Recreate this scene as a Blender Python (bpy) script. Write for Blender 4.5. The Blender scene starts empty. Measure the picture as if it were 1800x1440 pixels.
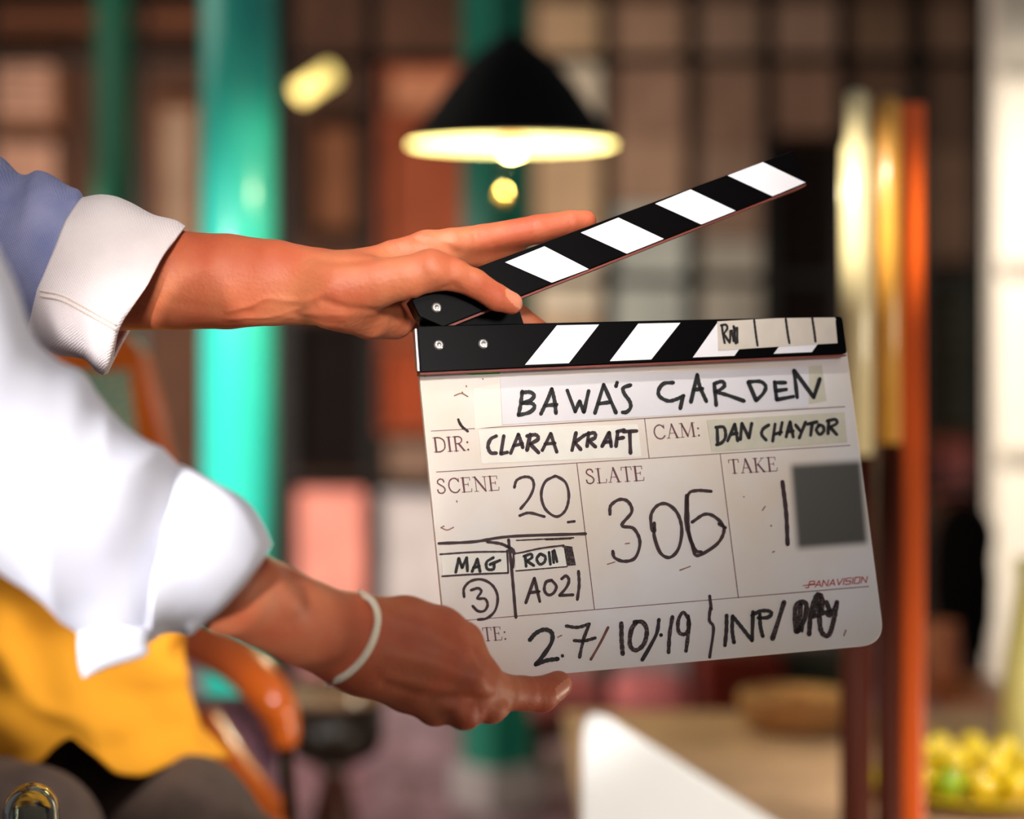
import bpy, math, random
import numpy as np
from mathutils import Vector, Matrix, noise as mnoise

random.seed(7)
SC = bpy.context.scene
COL = SC.collection
CZ = 0.95            # camera height
F = 3000.0           # focal length in pixels of the 1800x1440 frame

def lin(c):
    return tuple(((v / 255) / 12.92 if v / 255 <= 0.04045 else ((v / 255 + 0.055) / 1.055) ** 2.4) for v in c)

def P(px, py, d):
    """point that lies at distance d in front of the camera"""
    return Vector(((px - 900) / F * d, d, CZ - (py - 720) / F * d))

# ------------------------------------------------------------------ camera, world, lights, exposure
cam = bpy.data.cameras.new('camera')
camo = bpy.data.objects.new('camera', cam)
COL.objects.link(camo)
camo.location = (0, 0, CZ)
camo.rotation_euler = (math.pi / 2, 0, 0)
cam.sensor_fit = 'HORIZONTAL'
cam.sensor_width = 36
cam.lens = 60
cam.clip_start = 0.02
cam.dof.use_dof = True
cam.dof.focus_distance = 0.985
cam.dof.aperture_fstop = 2.6
SC.camera = camo

w = bpy.data.worlds.new('world')
SC.world = w
w.use_nodes = True
w.node_tree.nodes['Background'].inputs[0].default_value = (0.90, 0.93, 1.0, 1)
w.node_tree.nodes['Background'].inputs[1].default_value = 0.115

def area(name, loc, target, size, power, col=(1, 1, 1)):
    l = bpy.data.lights.new(name, 'AREA')
    l.energy = power; l.size = size; l.color = col
    o = bpy.data.objects.new(name, l); COL.objects.link(o)
    o.location = loc
    o.rotation_euler = (Vector(target) - Vector(loc)).to_track_quat('-Z', 'Y').to_euler()
    return o

def spot(name, loc, target, angle, power, col=(1, 1, 1), blend=0.5, rad=0.05):
    l = bpy.data.lights.new(name, 'SPOT')
    l.energy = power; l.spot_size = math.radians(angle); l.spot_blend = blend
    l.shadow_soft_size = rad; l.color = col
    o = bpy.data.objects.new(name, l); COL.objects.link(o)
    o.location = loc
    o.rotation_euler = (Vector(target) - Vector(loc)).to_track_quat('-Z', 'Y').to_euler()
    return o

# added lights, each put in to brighten one place
area('added_soft_fill', (0.9, -0.5, 2.3), (0, 1.0, 1.0), 1.2, 3.5, (1.0, 0.93, 0.90))  # added soft fill from above, no window behind it
spot('added_arm_spot', (0.05, -0.7, 1.65), P(540, 455, 1.0), 12, 250, (1.0, 0.94, 0.86), 0.9, 0.16)  # spot added to lift the forearm and upper hand
spot('added_slate_spot', (0.62, -0.6, 1.25), P(1140, 640, 1.0), 16, 38, (1.0, 0.95, 0.93), 0.8, 0.10)  # added to brighten the slate
spot('added_sleeve_spot', (-0.52, -0.45, 1.12), P(10, 830, 0.78), 10.5, 185, (1.0, 0.97, 0.96), 0.5, 0.03)  # narrow spot put in for the sunlight on the lower sleeve
area('added_facade_fill', (-1.6, 3.2, 2.6), (0.0, 6.6, 0.6), 1.6, 15, (1.0, 0.90, 0.80))  # area light added to lift the facade behind the grille
area('added_low_wall_fill', (-1.6, 4.4, 1.1), (-0.7, 7.0, 0.3), 0.8, 112, (1.0, 0.90, 0.84))  # added to brighten the low peach and pale walls
spot('added_column_spot', (-1.3, 0.9, 0.75), P(420, 800, 3.0), 32, 330, (1.0, 1.0, 0.97), 1.0, 0.12)  # spot added near the turquoise column to brighten it
spot('added_pole_spot', (-0.55, 0.55, 1.6), P(1492, 365, 1.75), 7.0, 300, (1.0, 0.93, 0.76), 1.0, 0.03)  # put in to make the bright stretch on the pale pole
area('low_light_right', (1.2, 1.2, 0.3), P(1620, 1150, 1.75), 0.4, 9, (1.0, 0.88, 0.7))  # added low fill for the orange post
spot('added_table_spot', (1.2, 1.0, 1.9), P(1730, 1390, 2.05), 16, 130, (1.0, 0.95, 0.8), 0.7, 0.04)  # added spot over the yellow fruit and plate
spot('added_board_spot', (-0.2, -0.1, 2.3), P(1120, 1400, 1.74), 17, 190, (1.0, 0.97, 0.93), 0.8, 0.05)  # added to turn the board bright white
spot('added_shirt_spot', (0.05, 1.12, 1.35), P(150, 1180, 1.4), 36, 26, (1.0, 0.95, 0.85), 0.8, 0.08)  # added behind the arms so that it lights the shirt
spot('added_wall_spot', (1.0, 2.4, 2.6), (1.6, 4.85, 1.0), 42, 560, (1.0, 0.95, 0.88), 0.8, 0.1)  # extra spot added to brighten the white wall

SC.view_settings.view_transform = 'Standard'
SC.view_settings.look = 'None'
SC.view_settings.exposure = 0.0
SC.view_settings.gamma = 1.0
SC.view_settings.use_curve_mapping = False

# ------------------------------------------------------------------ materials
MATS = {}
def mat(name, rgb, rough=0.6, var=0.0, scale=8.0, bump=0.0, bscale=60.0, metal=0.0, spec=0.5, emit=0.0, rgb2=None,
        sss=0.0, trans=0.0, stretch=None, coat=0.0, ior=1.45, contrast=None):
    if name in MATS: return MATS[name]
    m = bpy.data.materials.new(name); MATS[name] = m
    m.use_nodes = True
    nt = m.node_tree; b = nt.nodes['Principled BSDF']
    c = lin(rgb)
    b.inputs['Base Color'].default_value = (*c, 1)
    b.inputs['Roughness'].default_value = rough
    b.inputs['Metallic'].default_value = metal
    b.inputs['Specular IOR Level'].default_value = spec
    b.inputs['Transmission Weight'].default_value = trans
    b.inputs['IOR'].default_value = ior
    b.inputs['Coat Weight'].default_value = coat
    b.inputs['Coat Roughness'].default_value = 0.12
    if sss:
        b.inputs['Subsurface Weight'].default_value = sss
        b.inputs['Subsurface Radius'].default_value = (1.0, 0.3, 0.15)
        b.inputs['Subsurface Scale'].default_value = 0.006
    if emit:
        b.inputs['Emission Color'].default_value = (*c, 1)
        b.inputs['Emission Strength'].default_value = emit
    tc = nt.nodes.new('ShaderNodeTexCoord')
    mp = nt.nodes.new('ShaderNodeMapping')
    nt.links.new(tc.outputs['Object'], mp.inputs['Vector'])
    if stretch: mp.inputs['Scale'].default_value = stretch
    if var or rgb2:
        n = nt.nodes.new('ShaderNodeTexNoise')
        n.inputs['Scale'].default_value = scale; n.inputs['Detail'].default_value = 5
        nt.links.new(mp.outputs[0], n.inputs['Vector'])
        r = nt.nodes.new('ShaderNodeValToRGB')
        lo, hi = contrast or (0.3, 0.7)
        r.color_ramp.elements[0].position = lo; r.color_ramp.elements[1].position = hi
        c2 = lin(rgb2) if rgb2 else tuple(min(1, v * (1 + var)) for v in c)
        c1 = c if rgb2 else tuple(v * (1 - var) for v in c)
        r.color_ramp.elements[0].color = (*c1, 1); r.color_ramp.elements[1].color = (*c2, 1)
        nt.links.new(n.outputs['Fac'], r.inputs['Fac'])
        nt.links.new(r.outputs['Color'], b.inputs['Base Color'])
    if bump:
        n2 = nt.nodes.new('ShaderNodeTexNoise')
        n2.inputs['Scale'].default_value = bscale; n2.inputs['Detail'].default_value = 4
        nt.links.new(mp.outputs[0], n2.inputs['Vector'])
        bp = nt.nodes.new('ShaderNodeBump')
        bp.inputs['Strength'].default_value = bump; bp.inputs['Distance'].default_value = 0.002
        nt.links.new(n2.outputs['Fac'], bp.inputs['Height'])
        nt.links.new(bp.outputs[0], b.inputs['Normal'])
    return m

def weave(name, rgb, rgb2, thread=1500.0, strength=0.35):
    """woven cloth: soft tint changes, crossing threads"""
    m = mat(name, rgb, 0.9, scale=30, rgb2=rgb2, spec=0.15)
    nt = m.node_tree; b = nt.nodes['Principled BSDF']
    tc = nt.nodes.new('ShaderNodeTexCoord')
    outs = []
    for rot in (0.5, 2.07):
        mp = nt.nodes.new('ShaderNodeMapping'); mp.inputs['Rotation'].default_value = (0, rot, 0)
        wv = nt.nodes.new('ShaderNodeTexWave'); wv.inputs['Scale'].default_value = thread / 6.28
        wv.inputs['Distortion'].default_value = 3.0; wv.inputs['Detail'].default_value = 2
        nt.links.new(tc.outputs['Object'], mp.inputs[0]); nt.links.new(mp.outputs[0], wv.inputs['Vector'])
        outs.append(wv)
    ad = nt.nodes.new('ShaderNodeMath'); ad.operation = 'ADD'
    nt.links.new(outs[0].outputs['Fac'], ad.inputs[0]); nt.links.new(outs[1].outputs['Fac'], ad.inputs[1])
    bp = nt.nodes.new('ShaderNodeBump'); bp.inputs['Strength'].default_value = strength
    bp.inputs['Distance'].default_value = 0.0006
    nt.links.new(ad.outputs[0], bp.inputs['Height']); nt.links.new(bp.outputs[0], b.inputs['Normal'])
    return m

# ------------------------------------------------------------------ objects
MW = {}
def tag(o, label=None, cat=None, group=None, kind=None):
    if label: o['label'] = label
    if cat: o['category'] = cat
    if group: o['group'] = group
    if kind: o['kind'] = kind
    return o

def empty(name, M, label, cat, group=None, kind=None):
    if not isinstance(M, Matrix): M = Matrix.Translation(Vector(M))
    o = bpy.data.objects.new(name, None); COL.objects.link(o)
    o.matrix_world = M; o.empty_display_size = 0.05
    MW[o.name] = M.copy()
    return tag(o, label, cat, group, kind)

def mk(name, geo, m, parent=None, smooth=False, label=None, mods=(), loc=None):
    """one mesh object from world-space vertices"""
    V, Fc = geo
    M = MW[parent.name] if parent is not None else Matrix.Translation(Vector(loc if loc is not None else (0, 0, 0)))
    inv = M.inverted()
    me = bpy.data.meshes.new(name)
    A = np.array([tuple(v) for v in V], dtype=float)
    R = np.array(inv.to_3x3()); T = np.array(inv.translation)
    A = A @ R.T + T
    if isinstance(Fc, np.ndarray): Fc = Fc.tolist()
    me.from_pydata(A.tolist(), [], Fc)
    for mm in (m if isinstance(m, (list, tuple)) else [m]): me.materials.append(mm)
    if smooth: me.polygons.foreach_set('use_smooth', [True] * len(me.polygons))
    me.update()
    o = bpy.data.objects.new(name, me); COL.objects.link(o)
    if parent is not None: o.parent = parent
    else: o.matrix_world = M
    MW[o.name] = M.copy()
    if label: o['label'] = label
    for kind, kw in mods:
        md = o.modifiers.new(kind.lower(), kind)
        for k, v in kw.items(): setattr(md, k, v)
    return o

def bevel(w_, seg=2): return ('BEVEL', dict(width=w_, segments=seg, limit_method='ANGLE'))
def solid(t, off=0): return ('SOLIDIFY', dict(thickness=t, offset=off))
def sub(n=1): return ('SUBSURF', dict(levels=n, render_levels=n))

def join(*gs):
    V, Fc = [], []
    for v, f in gs:
        n = len(V); V += list(v); Fc += [[i + n for i in q] for q in f]
    return V, Fc

def box(x0, x1, y0, y1, z0, z1):
    V = [Vector((x, y, z)) for x in (x0, x1) for y in (y0, y1) for z in (z0, z1)]
    return V, [[0, 1, 3, 2], [4, 6, 7, 5], [0, 4, 5, 1], [2, 3, 7, 6], [0, 2, 6, 4], [1, 5, 7, 3]]

def pbox(x0, x1, y0, y1, d, th):
    """upright slab whose front covers these pixels at distance d, th thick"""
    a = P(x0, y1, d); b = P(x1, y0, d)
    return box(a.x, b.x, d, d + th, a.z, b.z)

def xf(geo, M):
    return [M @ v for v in geo[0]], geo[1]

def lathe(c, prof, n=32, axis=None):
    """prof: (radius, height) from bottom to top round a vertical axis"""
    V, Fc = [], []
    for r, h in prof:
        for i in range(n):
            a = 2 * math.pi * i / n
            V.append(Vector((c[0] + r * math.cos(a), c[1] + r * math.sin(a), c[2] + h)))
    for j in range(len(prof) - 1):
        for i in range(n):
            k = (i + 1) % n
            Fc.append([j * n + i, j * n + k, (j + 1) * n + k, (j + 1) * n + i])
    if prof[0][0] > 1e-4: Fc.append(list(range(n))[::-1])
    if prof[-1][0] > 1e-4: Fc.append([(len(prof) - 1) * n + i for i in range(n)])
    return V, Fc

def catmull(pts, n):
    pts = [np.array(p, float) for p in pts]
    if len(pts) < 3:
        return [pts[0] + (pts[-1] - pts[0]) * i / n for i in range(n + 1)]
    out = []
    Q = [2 * pts[0] - pts[1]] + pts + [2 * pts[-1] - pts[-2]]
    S = len(pts) - 1
    for i in range(n + 1):
        t = i / n * S; s = min(int(t), S - 1); u = t - s
        a, b, c, d = Q[s:s + 4]
        out.append(0.5 * (2 * b + (c - a) * u + (2 * a - 5 * b + 4 * c - d) * u * u + (3 * b - a - 3 * c + d) * u ** 3))
    return out

def tube(pts, r, n=12, closed=False, steps=None):
    """round bar through the points; r is one radius or one per point"""
    rr = [r] * len(pts) if not hasattr(r, '__len__') else list(r)
    if steps:
        q = catmull([(*p, a) for p, a in zip(pts, rr)], steps)
        pts = [Vector(p[:3]) for p in q]; rr = [p[3] for p in q]
    pts = [Vector(p) for p in pts]
    V, Fc = [], []
    N = len(pts); up = Vector((0.13, 0.21, 0.97))
    for i, p in enumerate(pts):
        if closed: t = pts[(i + 1) % N] - pts[i - 1]
        else: t = pts[min(i + 1, N - 1)] - pts[max(i - 1, 0)]
        t.normalize()
        a = t.cross(up)
        if a.length < 0.05: a = t.cross(Vector((1, 0, 0)))
        a.normalize(); b = a.cross(t); b.normalize(); 
        for k in range(n):
            th = 2 * math.pi * k / n
            V.append(p + (a * math.cos(th) + b * math.sin(th)) * rr[i])
    for i in range(N if closed else N - 1):
        j = (i + 1) % N
        for k in range(n):
            l = (k + 1) % n
            Fc.append([i * n + k, i * n + l, j * n + l, j * n + k])
    if not closed:
        Fc.append(list(range(n))[::-1]); Fc.append([(N - 1) * n + k for k in range(n)])
    return V, Fc

# ------------------------------------------------------------------ round bodies: distance field + surface nets
def surface(prims, h, bumps=(), lo=None, hi=None):
    """prims: (a, b, ra, rb, depth_flatten, k). Blended tapered capsules, turned into one quad mesh."""
    pa = np.array([list(p[0]) for p in prims] + [list(p[1]) for p in prims])
    rm = np.array([p[2] for p in prims] + [p[3] for p in prims])
    lo = (pa - rm[:, None]).min(0) - 0.006 if lo is None else np.array(lo)
    hi = (pa + rm[:, None]).max(0) + 0.006 if hi is None else np.array(hi)
    n = np.ceil((hi - lo) / h).astype(int) + 1
    ax = [(lo[i] + h * np.arange(n[i])).astype(np.float32) for i in range(3)]
    D = np.full(n, 0.05, np.float32)
    groups = []
    for p in prims:
        if len(p) > 6 and groups and len(groups[-1][-1]) > 6 and groups[-1][-1][6] == p[6]: groups[-1].append(p)
        else: groups.append([p])
    base = D
    for gr in groups:
      D = np.full(n, 0.05, np.float32) if len(gr) > 1 else base
      for a, b, ra, rb, fl, k in [q[:6] for q in gr]:
        if len(gr) > 1: kg, k = k, 0.0015
        a = np.array(a, float); b = np.array(b, float); R = max(ra, rb) + 3 * (kg if len(gr) > 1 else k) + 0.004
        l = np.maximum(((np.minimum(a, b) - R - lo) / h).astype(int), 0)
        u = np.minimum(((np.maximum(a, b) + R - lo) / h).astype(int) + 2, n)
        if (u <= l).any(): continue
        X = ax[0][l[0]:u[0], None, None]; Y = ax[1][None, l[1]:u[1], None]; Z = ax[2][None, None, l[2]:u[2]]
        ym = (a[1] + b[1]) / 2
        a2 = a.copy(); b2 = b.copy()
        # flatten along the viewing direction
        Ys = (Y - ym) / fl; a2[1] = (a[1] - ym) / fl; b2[1] = (b[1] - ym) / fl
        ba = b2 - a2; L2 = max(float(ba @ ba), 1e-12)
        t = np.clip(((X - a2[0]) * ba[0] + (Ys - a2[1]) * ba[1] + (Z - a2[2]) * ba[2]) / L2, 0, 1)
        d = np.sqrt((X - a2[0] - t * ba[0]) ** 2 + (Ys - a2[1] - t * ba[1]) ** 2 + (Z - a2[2] - t * ba[2]) ** 2) - (ra + (rb - ra) * t)
        d = (d * (fl if fl < 1 else 1)).astype(np.float32)
        S = D[l[0]:u[0], l[1]:u[1], l[2]:u[2]]
        hh = np.maximum(k - np.abs(S - d), 0) / k
        D[l[0]:u[0], l[1]:u[1], l[2]:u[2]] = np.minimum(S, d) - hh * hh * k * 0.25
      if len(gr) > 1:
        hh = np.maximum(kg - np.abs(base - D), 0) / kg
        base = np.minimum(base, D) - hh * hh * kg * 0.25
      else: base = D
    D = base
    for pts, wd, amp in bumps:
        pts = np.array([list(p) for p in pts], float)
        R = 3 * wd
        l = np.maximum(((pts.min(0) - R - lo) / h).astype(int), 0)
        u = np.minimum(((pts.max(0) + R - lo) / h).astype(int) + 2, n)
        if (u <= l).any(): continue
        X = ax[0][l[0]:u[0], None, None]; Y = ax[1][None, l[1]:u[1], None]; Z = ax[2][None, None, l[2]:u[2]]
        best = np.full((u - l), 1e9, np.float32)
        for i in range(len(pts) - 1):
            a, b = pts[i], pts[i + 1]; ba = b - a; L2 = max(float(ba @ ba), 1e-12)
            t = np.clip(((X - a[0]) * ba[0] + (Y - a[1]) * ba[1] + (Z - a[2]) * ba[2]) / L2, 0, 1)
            best = np.minimum(best, (X - a[0] - t * ba[0]) ** 2 + (Y - a[1] - t * ba[1]) ** 2 + (Z - a[2] - t * ba[2]) ** 2)
        D[l[0]:u[0], l[1]:u[1], l[2]:u[2]] += amp * np.exp(-best / (wd * wd))
    ins = D < 0
    c = [slice(None, -1), slice(1, None)]
    cnt = np.zeros(np.array(D.shape) - 1, np.int8); 
    acc = np.zeros((*cnt.shape, 3), np.float32)
    for axis in range(3):
        for o1 in (0, 1):
            for o2 in (0, 1):
                s0 = [None] * 3; s1 = [None] * 3
                other = [q for q in range(3) if q != axis]
                s0[axis] = c[0]; s1[axis] = c[1]
                s0[other[0]] = s1[other[0]] = c[o1]; s0[other[1]] = s1[other[1]] = c[o2]
                A = D[tuple(s0)]; B = D[tuple(s1)]
                cross = (A < 0) != (B < 0)
                t = np.where(cross, A / np.where(cross, A - B, 1), 0)
                cnt += cross
                acc[..., axis] += t
                acc[..., other[0]] += cross * o1; acc[..., other[1]] += cross * o2
    act = cnt > 0
    idx = np.full(cnt.shape, -1, np.int64); idx[act] = np.arange(act.sum())
    cell = np.argwhere(act)
    V = lo + h * (cell + acc[act] / cnt[act][:, None])
    faces = []
    for axis in range(3):
        o = [q for q in range(3) if q != axis]
        s0 = [slice(None)] * 3; s1 = [slice(None)] * 3
        s0[axis] = slice(None, -1); s1[axis] = slice(1, None)
        A = ins[tuple(s0)]; B = ins[tuple(s1)]
        e = np.argwhere(A != B)
        e = e[(e[:, o[0]] > 0) & (e[:, o[1]] > 0) & (e[:, o[0]] < D.shape[o[0]] - 1) & (e[:, o[1]] < D.shape[o[1]] - 1)]
        sgn = A[tuple(e.T)]
        q = []
        for d0, d1 in ((0, 0), (1, 0), (1, 1), (0, 1)):
            cc = e.copy(); cc[:, o[0]] -= d0; cc[:, o[1]] -= d1
            q.append(idx[tuple(cc.T)])
        q = np.stack(q, 1)
        flip = sgn if axis != 1 else ~sgn
        q[~flip] = q[~flip][:, ::-1]
        faces.append(q)
    Fq = np.concatenate(faces)
    return V, Fq

def relax(V, Fq, it=3, lam=0.5):
    a = np.concatenate([Fq[:, 0], Fq[:, 1], Fq[:, 2], Fq[:, 3]]); b = np.concatenate([Fq[:, 1], Fq[:, 2], Fq[:, 3], Fq[:, 0]])
    cnt = np.bincount(a, minlength=len(V)) + np.bincount(b, minlength=len(V))
    for _ in range(it):
        S = np.stack([np.bincount(a, V[b, i], len(V)) + np.bincount(b, V[a, i], len(V)) for i in range(3)], 1)
        V = V + lam * (S / np.maximum(cnt, 1)[:, None] - V)
    return V

GID = [0]
def chain(pts, fl=0.8, k=0.004):
    """pts: (px, py, depth, radius in px) -> capsules"""
    out = []; GID[0] += 1
    for p, q in zip(pts[:-1], pts[1:]):
        out.append((P(p[0], p[1], p[2]), P(q[0], q[1], q[2]), p[3] * p[2] / F, q[3] * q[2] / F, fl, k, GID[0]))
    return out

# ------------------------------------------------------------------ the slate's plane
def ray(px, py): return Vector(((px - 900) / F, 1.0, -(py - 720) / F))
O0 = P(728, 652, 0.970)
_tr = P(1488, 622, 0.970 * 1.0768); _bl = P(791, 1203, 0.970 * 0.98942)
CAMP = Vector((0, 0, CZ))
EX = (_tr - O0).normalized()
N0 = EX.cross(_bl - O0).normalized()
if N0.y > 0: N0 = -N0           # towards the camera
EU = N0.cross(EX)
if EU.z < 0: EU = -EU
def B(px, py, h=0.0):
    r = ray(px, py); t = (O0 + N0 * h - CAMP).dot(N0) / r.dot(N0)
    return CAMP + r * t
def dB(px, py, h=0.0): return B(px, py, h).y
MB = Matrix.Translation(O0) @ Matrix((EX, -N0, EU)).transposed().to_4x4()

def slab(poly, h0, h1):
    """polygon seen at h1 above the slate's face, going back to h0"""
    top = [B(x, y, h1) for x, y in poly]; bot = [p - N0 * (h1 - h0) for p in top]
    n = len(poly)
    return top + bot, [list(range(n))[::-1], [n + i for i in range(n)]] + [[i, (i + 1) % n, n + (i + 1) % n, n + i] for i in range(n)]

def rounded(poly, rad, n=6, which=None):
    out = []
    N = len(poly)
    for i, p in enumerate(poly):
        if which is not None and i not in which: out.append(p); continue
        p = np.array(p, float); a = np.array(poly[i - 1], float) - p; b = np.array(poly[(i + 1) % N], float) - p
        a = a / np.linalg.norm(a) * rad; b = b / np.linalg.norm(b) * rad
        for j in range(n + 1):
            t = j / n
            q = (1 - t) ** 2 * (p + a) + 2 * t * (1 - t) * p + t * t * (p + b)
            out.append((float(q[0]), float(q[1])))
    return out

def ribbon(strokes, h, wd):
    """ink strokes on the slate's plane: strokes of (x, y) points"""
    G = []
    for s in strokes:
        ww = wd
        if isinstance(s, tuple): s, ww = s
        n = max(2, len(s) * 5) if len(s) > 2 else 3
        q = catmull(s, n)
        L, R = [], []
        for i, p in enumerate(q):
            t = q[min(i + 1, len(q) - 1)] - q[max(i - 1, 0)]
            t = t / max(np.linalg.norm(t), 1e-6); nn = np.array((-t[1], t[0])) * ww / 2 * (1 + 0.12 * math.sin(i * 1.7 + p[0]))
            L.append(p + nn); R.append(p - nn)
        V = [B(*p, h) for p in L] + [B(*p, h) for p in R]
        m = len(q)
        Fc = [[i, i + 1, m + i + 1, m + i] for i in range(m - 1)]
        G.append((V, Fc))
        for e in (q[0], q[-1]):
            G.append(([B(e[0] + ww / 2 * math.cos(a * math.pi / 4), e[1] + ww / 2 * math.sin(a * math.pi / 4), h) for a in range(8)], [list(range(8))]))
    return join(*G)

# scales of the enlarged views the coordinates were read from
def T(v, strokes):
    ox, oy, s = {2: (700, 600, 3.6), 3: (1100, 600, 3.6), 4: (740, 900, 4.2857), 5: (1140, 900, 4.0909), 7: (1250, 540, 7.2)}[v]
    out = []
    for st in strokes: out.append([(ox + x / s, oy + y / s) for x, y in st])
    return out
def Tp(v, poly): return T(v, [poly])[0]

# ------------------------------------------------------------------ the room
floor_m = mat('granite_floor', (78, 52, 50), 0.35, scale=14, rgb2=(150, 118, 128), bump=0.1, contrast=(0.35, 0.65))
brown_wall = mat('brown_plaster', (84, 54, 36), 0.9, var=0.35, scale=2.2, bump=0.3)
f = mk('floor', box(-4, 4, 0.0, 7.25, -0.1, 0.0), floor_m); tag(f, kind='structure')
f = mk('wall_back', box(-4, 4, 7.25, 7.4, -0.1, 4.0), brown_wall); tag(f, kind='structure')
white_wall = mat('white_plaster', (240, 226, 205), 0.85, var=0.06, scale=3)
a = P(1752, 0, 4.85)
wr = mk('wall_right', box(a.x, a.x + 1.6, 4.85, 4.95, 0.0, 3.2), white_wall); tag(wr, kind='structure')
grille_shade_grey = mat('grille_shade_grey', (176, 165, 148), 0.7)  # added grey bands in place of the grille's shadow bars
for k, yy in enumerate((118, 470, 800)):
    q = P(1760, yy, 4.835)
    t_ = mk('grille_shade_band_%d' % (k + 1), box(q.x, q.x + 1.5, 4.825, 4.855, q.z - 0.02, q.z + 0.02), grille_shade_grey); tag(t_, kind='structure')

# facade behind the grille: panels, shutters, pillars standing against the back wall
def panel_frame(px, d, th, rim, cold, name, label, cat, m_in, m_rim, slats=0, group=None):
    x0, x1, y0, y1 = px
    e = empty(name, P((x0 + x1) / 2, y1, d + th / 2), label, cat, group)
    mk('panel', pbox(x0, x1, y0, y1, d + th * 0.4, th * 0.6), m_in, e)
    for g in ((x0, x0 + rim, y0, y1), (x1 - rim, x1, y0, y1), (x0 + rim, x1 - rim, y0, y0 + rim), (x0 + rim, x1 - rim, y1 - rim, y1)):
        mk('rail', pbox(*g, d, th * 0.6), m_rim, e)
    if slats:
        hh = (y1 - y0 - 2 * rim) / slats
        for i in range(slats):
            mk('slat', pbox(x0 + rim, x1 - rim, y0 + rim + i * hh + hh * 0.15, y0 + rim + (i + 1) * hh - hh * 0.1, d + th * 0.15, th * 0.25), m_in, e)
    return e

def C(n, rgb, rough=0.8, var=0.18, **k): return mat(n, rgb, rough, var=var, scale=5, bump=0.2, spec=0.12, **k)
beige = C('pink_beige_paint', (196, 148, 120)); dkbr = C('dark_brown_wood', (44, 26, 16)); midbr = C('mid_brown_wood', (120, 76, 50))
greyb = C('grey_beige_paint', (168, 138, 112)); redbr = C('red_brown_wood', (150, 76, 48)); sand = C('sandstone', (190, 156, 118))
peach = C('peach_plaster', (240, 160, 140)); pale = C('pale_stone', (214, 204, 198)); blackish = C('soot_dark_wood', (20, 12, 8))
dusk = C('grey_brown_stone', (142, 112, 92)); maroon = C('maroon_lacquer', (104, 30, 16), 0.4); mossy = C('dark_green_grey_paint', (52, 52, 40))
pinkc = C('dusty_pink_cloth', (200, 110, 106)); greystone = C('pale_green_grey_stone', (170, 170, 156))

D_ = 7.09
panel_frame((-60, 108, 88, 225), D_, 0.16, 16, 0, 'wall_shutter', 'pinkish beige shutter at the top left above the blue sleeve', 'shutter', beige, midbr, 5)
panel_frame((-60, 96, 252, 420), D_, 0.16, 16, 0, 'wall_shutter', 'pinkish beige shutter right under the other one, cut by the blue sleeve', 'shutter', beige, beige, 5)
panel_frame((268, 352, 176, 450), D_, 0.16, 14, 0, 'wall_shutter', 'grey beige narrow shutter between the two teal columns at left', 'shutter', greyb, midbr, 9)
panel_frame((-60, 420, 0, 70), D_, 0.2, 14, 0, 'lintel_board', 'reddish brown lintel board along the top left', 'beam', C('lintel_brown', (128, 80, 56)), dkbr, 0)
panel_frame((528, 640, 205, 420), D_, 0.16, 18, 0, 'door_panel', 'brown panel behind the grille, right of the bright teal column', 'panel', midbr, dkbr, 0)
panel_frame((508, 650, 560, 830), D_, 0.16, 18, 0, 'door_panel', 'nearly black lower panel behind the grille above the bracelet', 'panel', blackish, blackish, 0)
panel_frame((505, 650, 850, 1190), D_, 0.18, 8, 0, 'low_wall', 'peach pink low wall seen above the bracelet', 'wall', peach, peach, 0)
panel_frame((656, 800, 868, 1190), D_, 0.18, 8, 0, 'low_wall', 'pale grey low wall between bracelet and slate', 'wall', pale, pale, 0)
panel_frame((668, 815, 112, 205), D_, 0.16, 8, 0, 'lamp_glow_panel', 'top of the door left of the black lampshade, lamp glow put into its tan colour', 'panel', C('lamp_glow_tan', (198, 132, 96)), redbr, 0)  # lamp glow on the door, put into a lighter panel colour
panel_frame((664, 825, 212, 600), D_, 0.16, 14, 0, 'door_panel', 'red brown door panel under the left rim of the lampshade', 'panel', redbr, redbr, 0)
panel_frame((660, 780, 610, 760), D_, 0.16, 10, 0, 'door_panel', 'orange brown panel left of the slate behind the upper hand', 'panel', C('orange_brown_panel', (158, 70, 38)), redbr, 0)
panel_frame((660, 780, 764, 862), D_, 0.16, 10, 0, 'door_panel', 'grey brown panel left of the slate below the orange one', 'panel', dusk, dkbr, 0)
# stone pillars built of blocks
def pillar(x0, x1, ys, label, m1, m2, m3=None, from_=9):
    e = empty('stone_pillar', P((x0 + x1) / 2, ys[-1], D_), label, 'pillar', None)
    for i in range(len(ys) - 1):
        mk('stone', pbox(x0 + (i % 2) * 3, x1 - ((i + 1) % 2) * 3, ys[i] + 2, ys[i + 1] - 2, D_ - 0.02 * (i % 2), 0.2), ((m1, m2)[i % 2] if i < from_ else m3), e)
pillar(942, 1058, (0, 112, 250, 400, 560, 720, 900, 1190), 'sandy stone pillar right behind the black lampshade', sand, C('sandstone_light', (208, 190, 162)))
pillar(1082, 1205, (0, 112, 240, 360, 500, 640, 900, 1190), 'sandy stone pillar with a pale green grey lower block, above the raised clapstick', C('stone_a', (158, 124, 98)), C('stone_b', (146, 112, 90)), greystone, 3)
pillar(1232, 1340, (0, 112, 260, 420, 640, 900, 1190), 'grey brown stone pillar crossed by the raised clapstick', C('stone_c', (136, 108, 88)), C('stone_c2', (128, 98, 78)), C('stone_c3', (160, 150, 132)), 3)
pillar(1362, 1475, (0, 112, 235), 'brown stone block above the tip of the clapstick', dusk, C('stone_d', (130, 98, 78)))
pillar(1500, 1600, (0, 112, 330, 560), 'brown stone block behind the pale pole', C('stone_e', (112, 86, 66)), C('stone_f', (92, 68, 52)))
pillar(1636, 1722, (0, 112, 260, 460), 'brown stone block between the orange post and the white wall', C('stone_g', (120, 92, 72)), C('stone_h', (98, 74, 58)))
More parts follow.
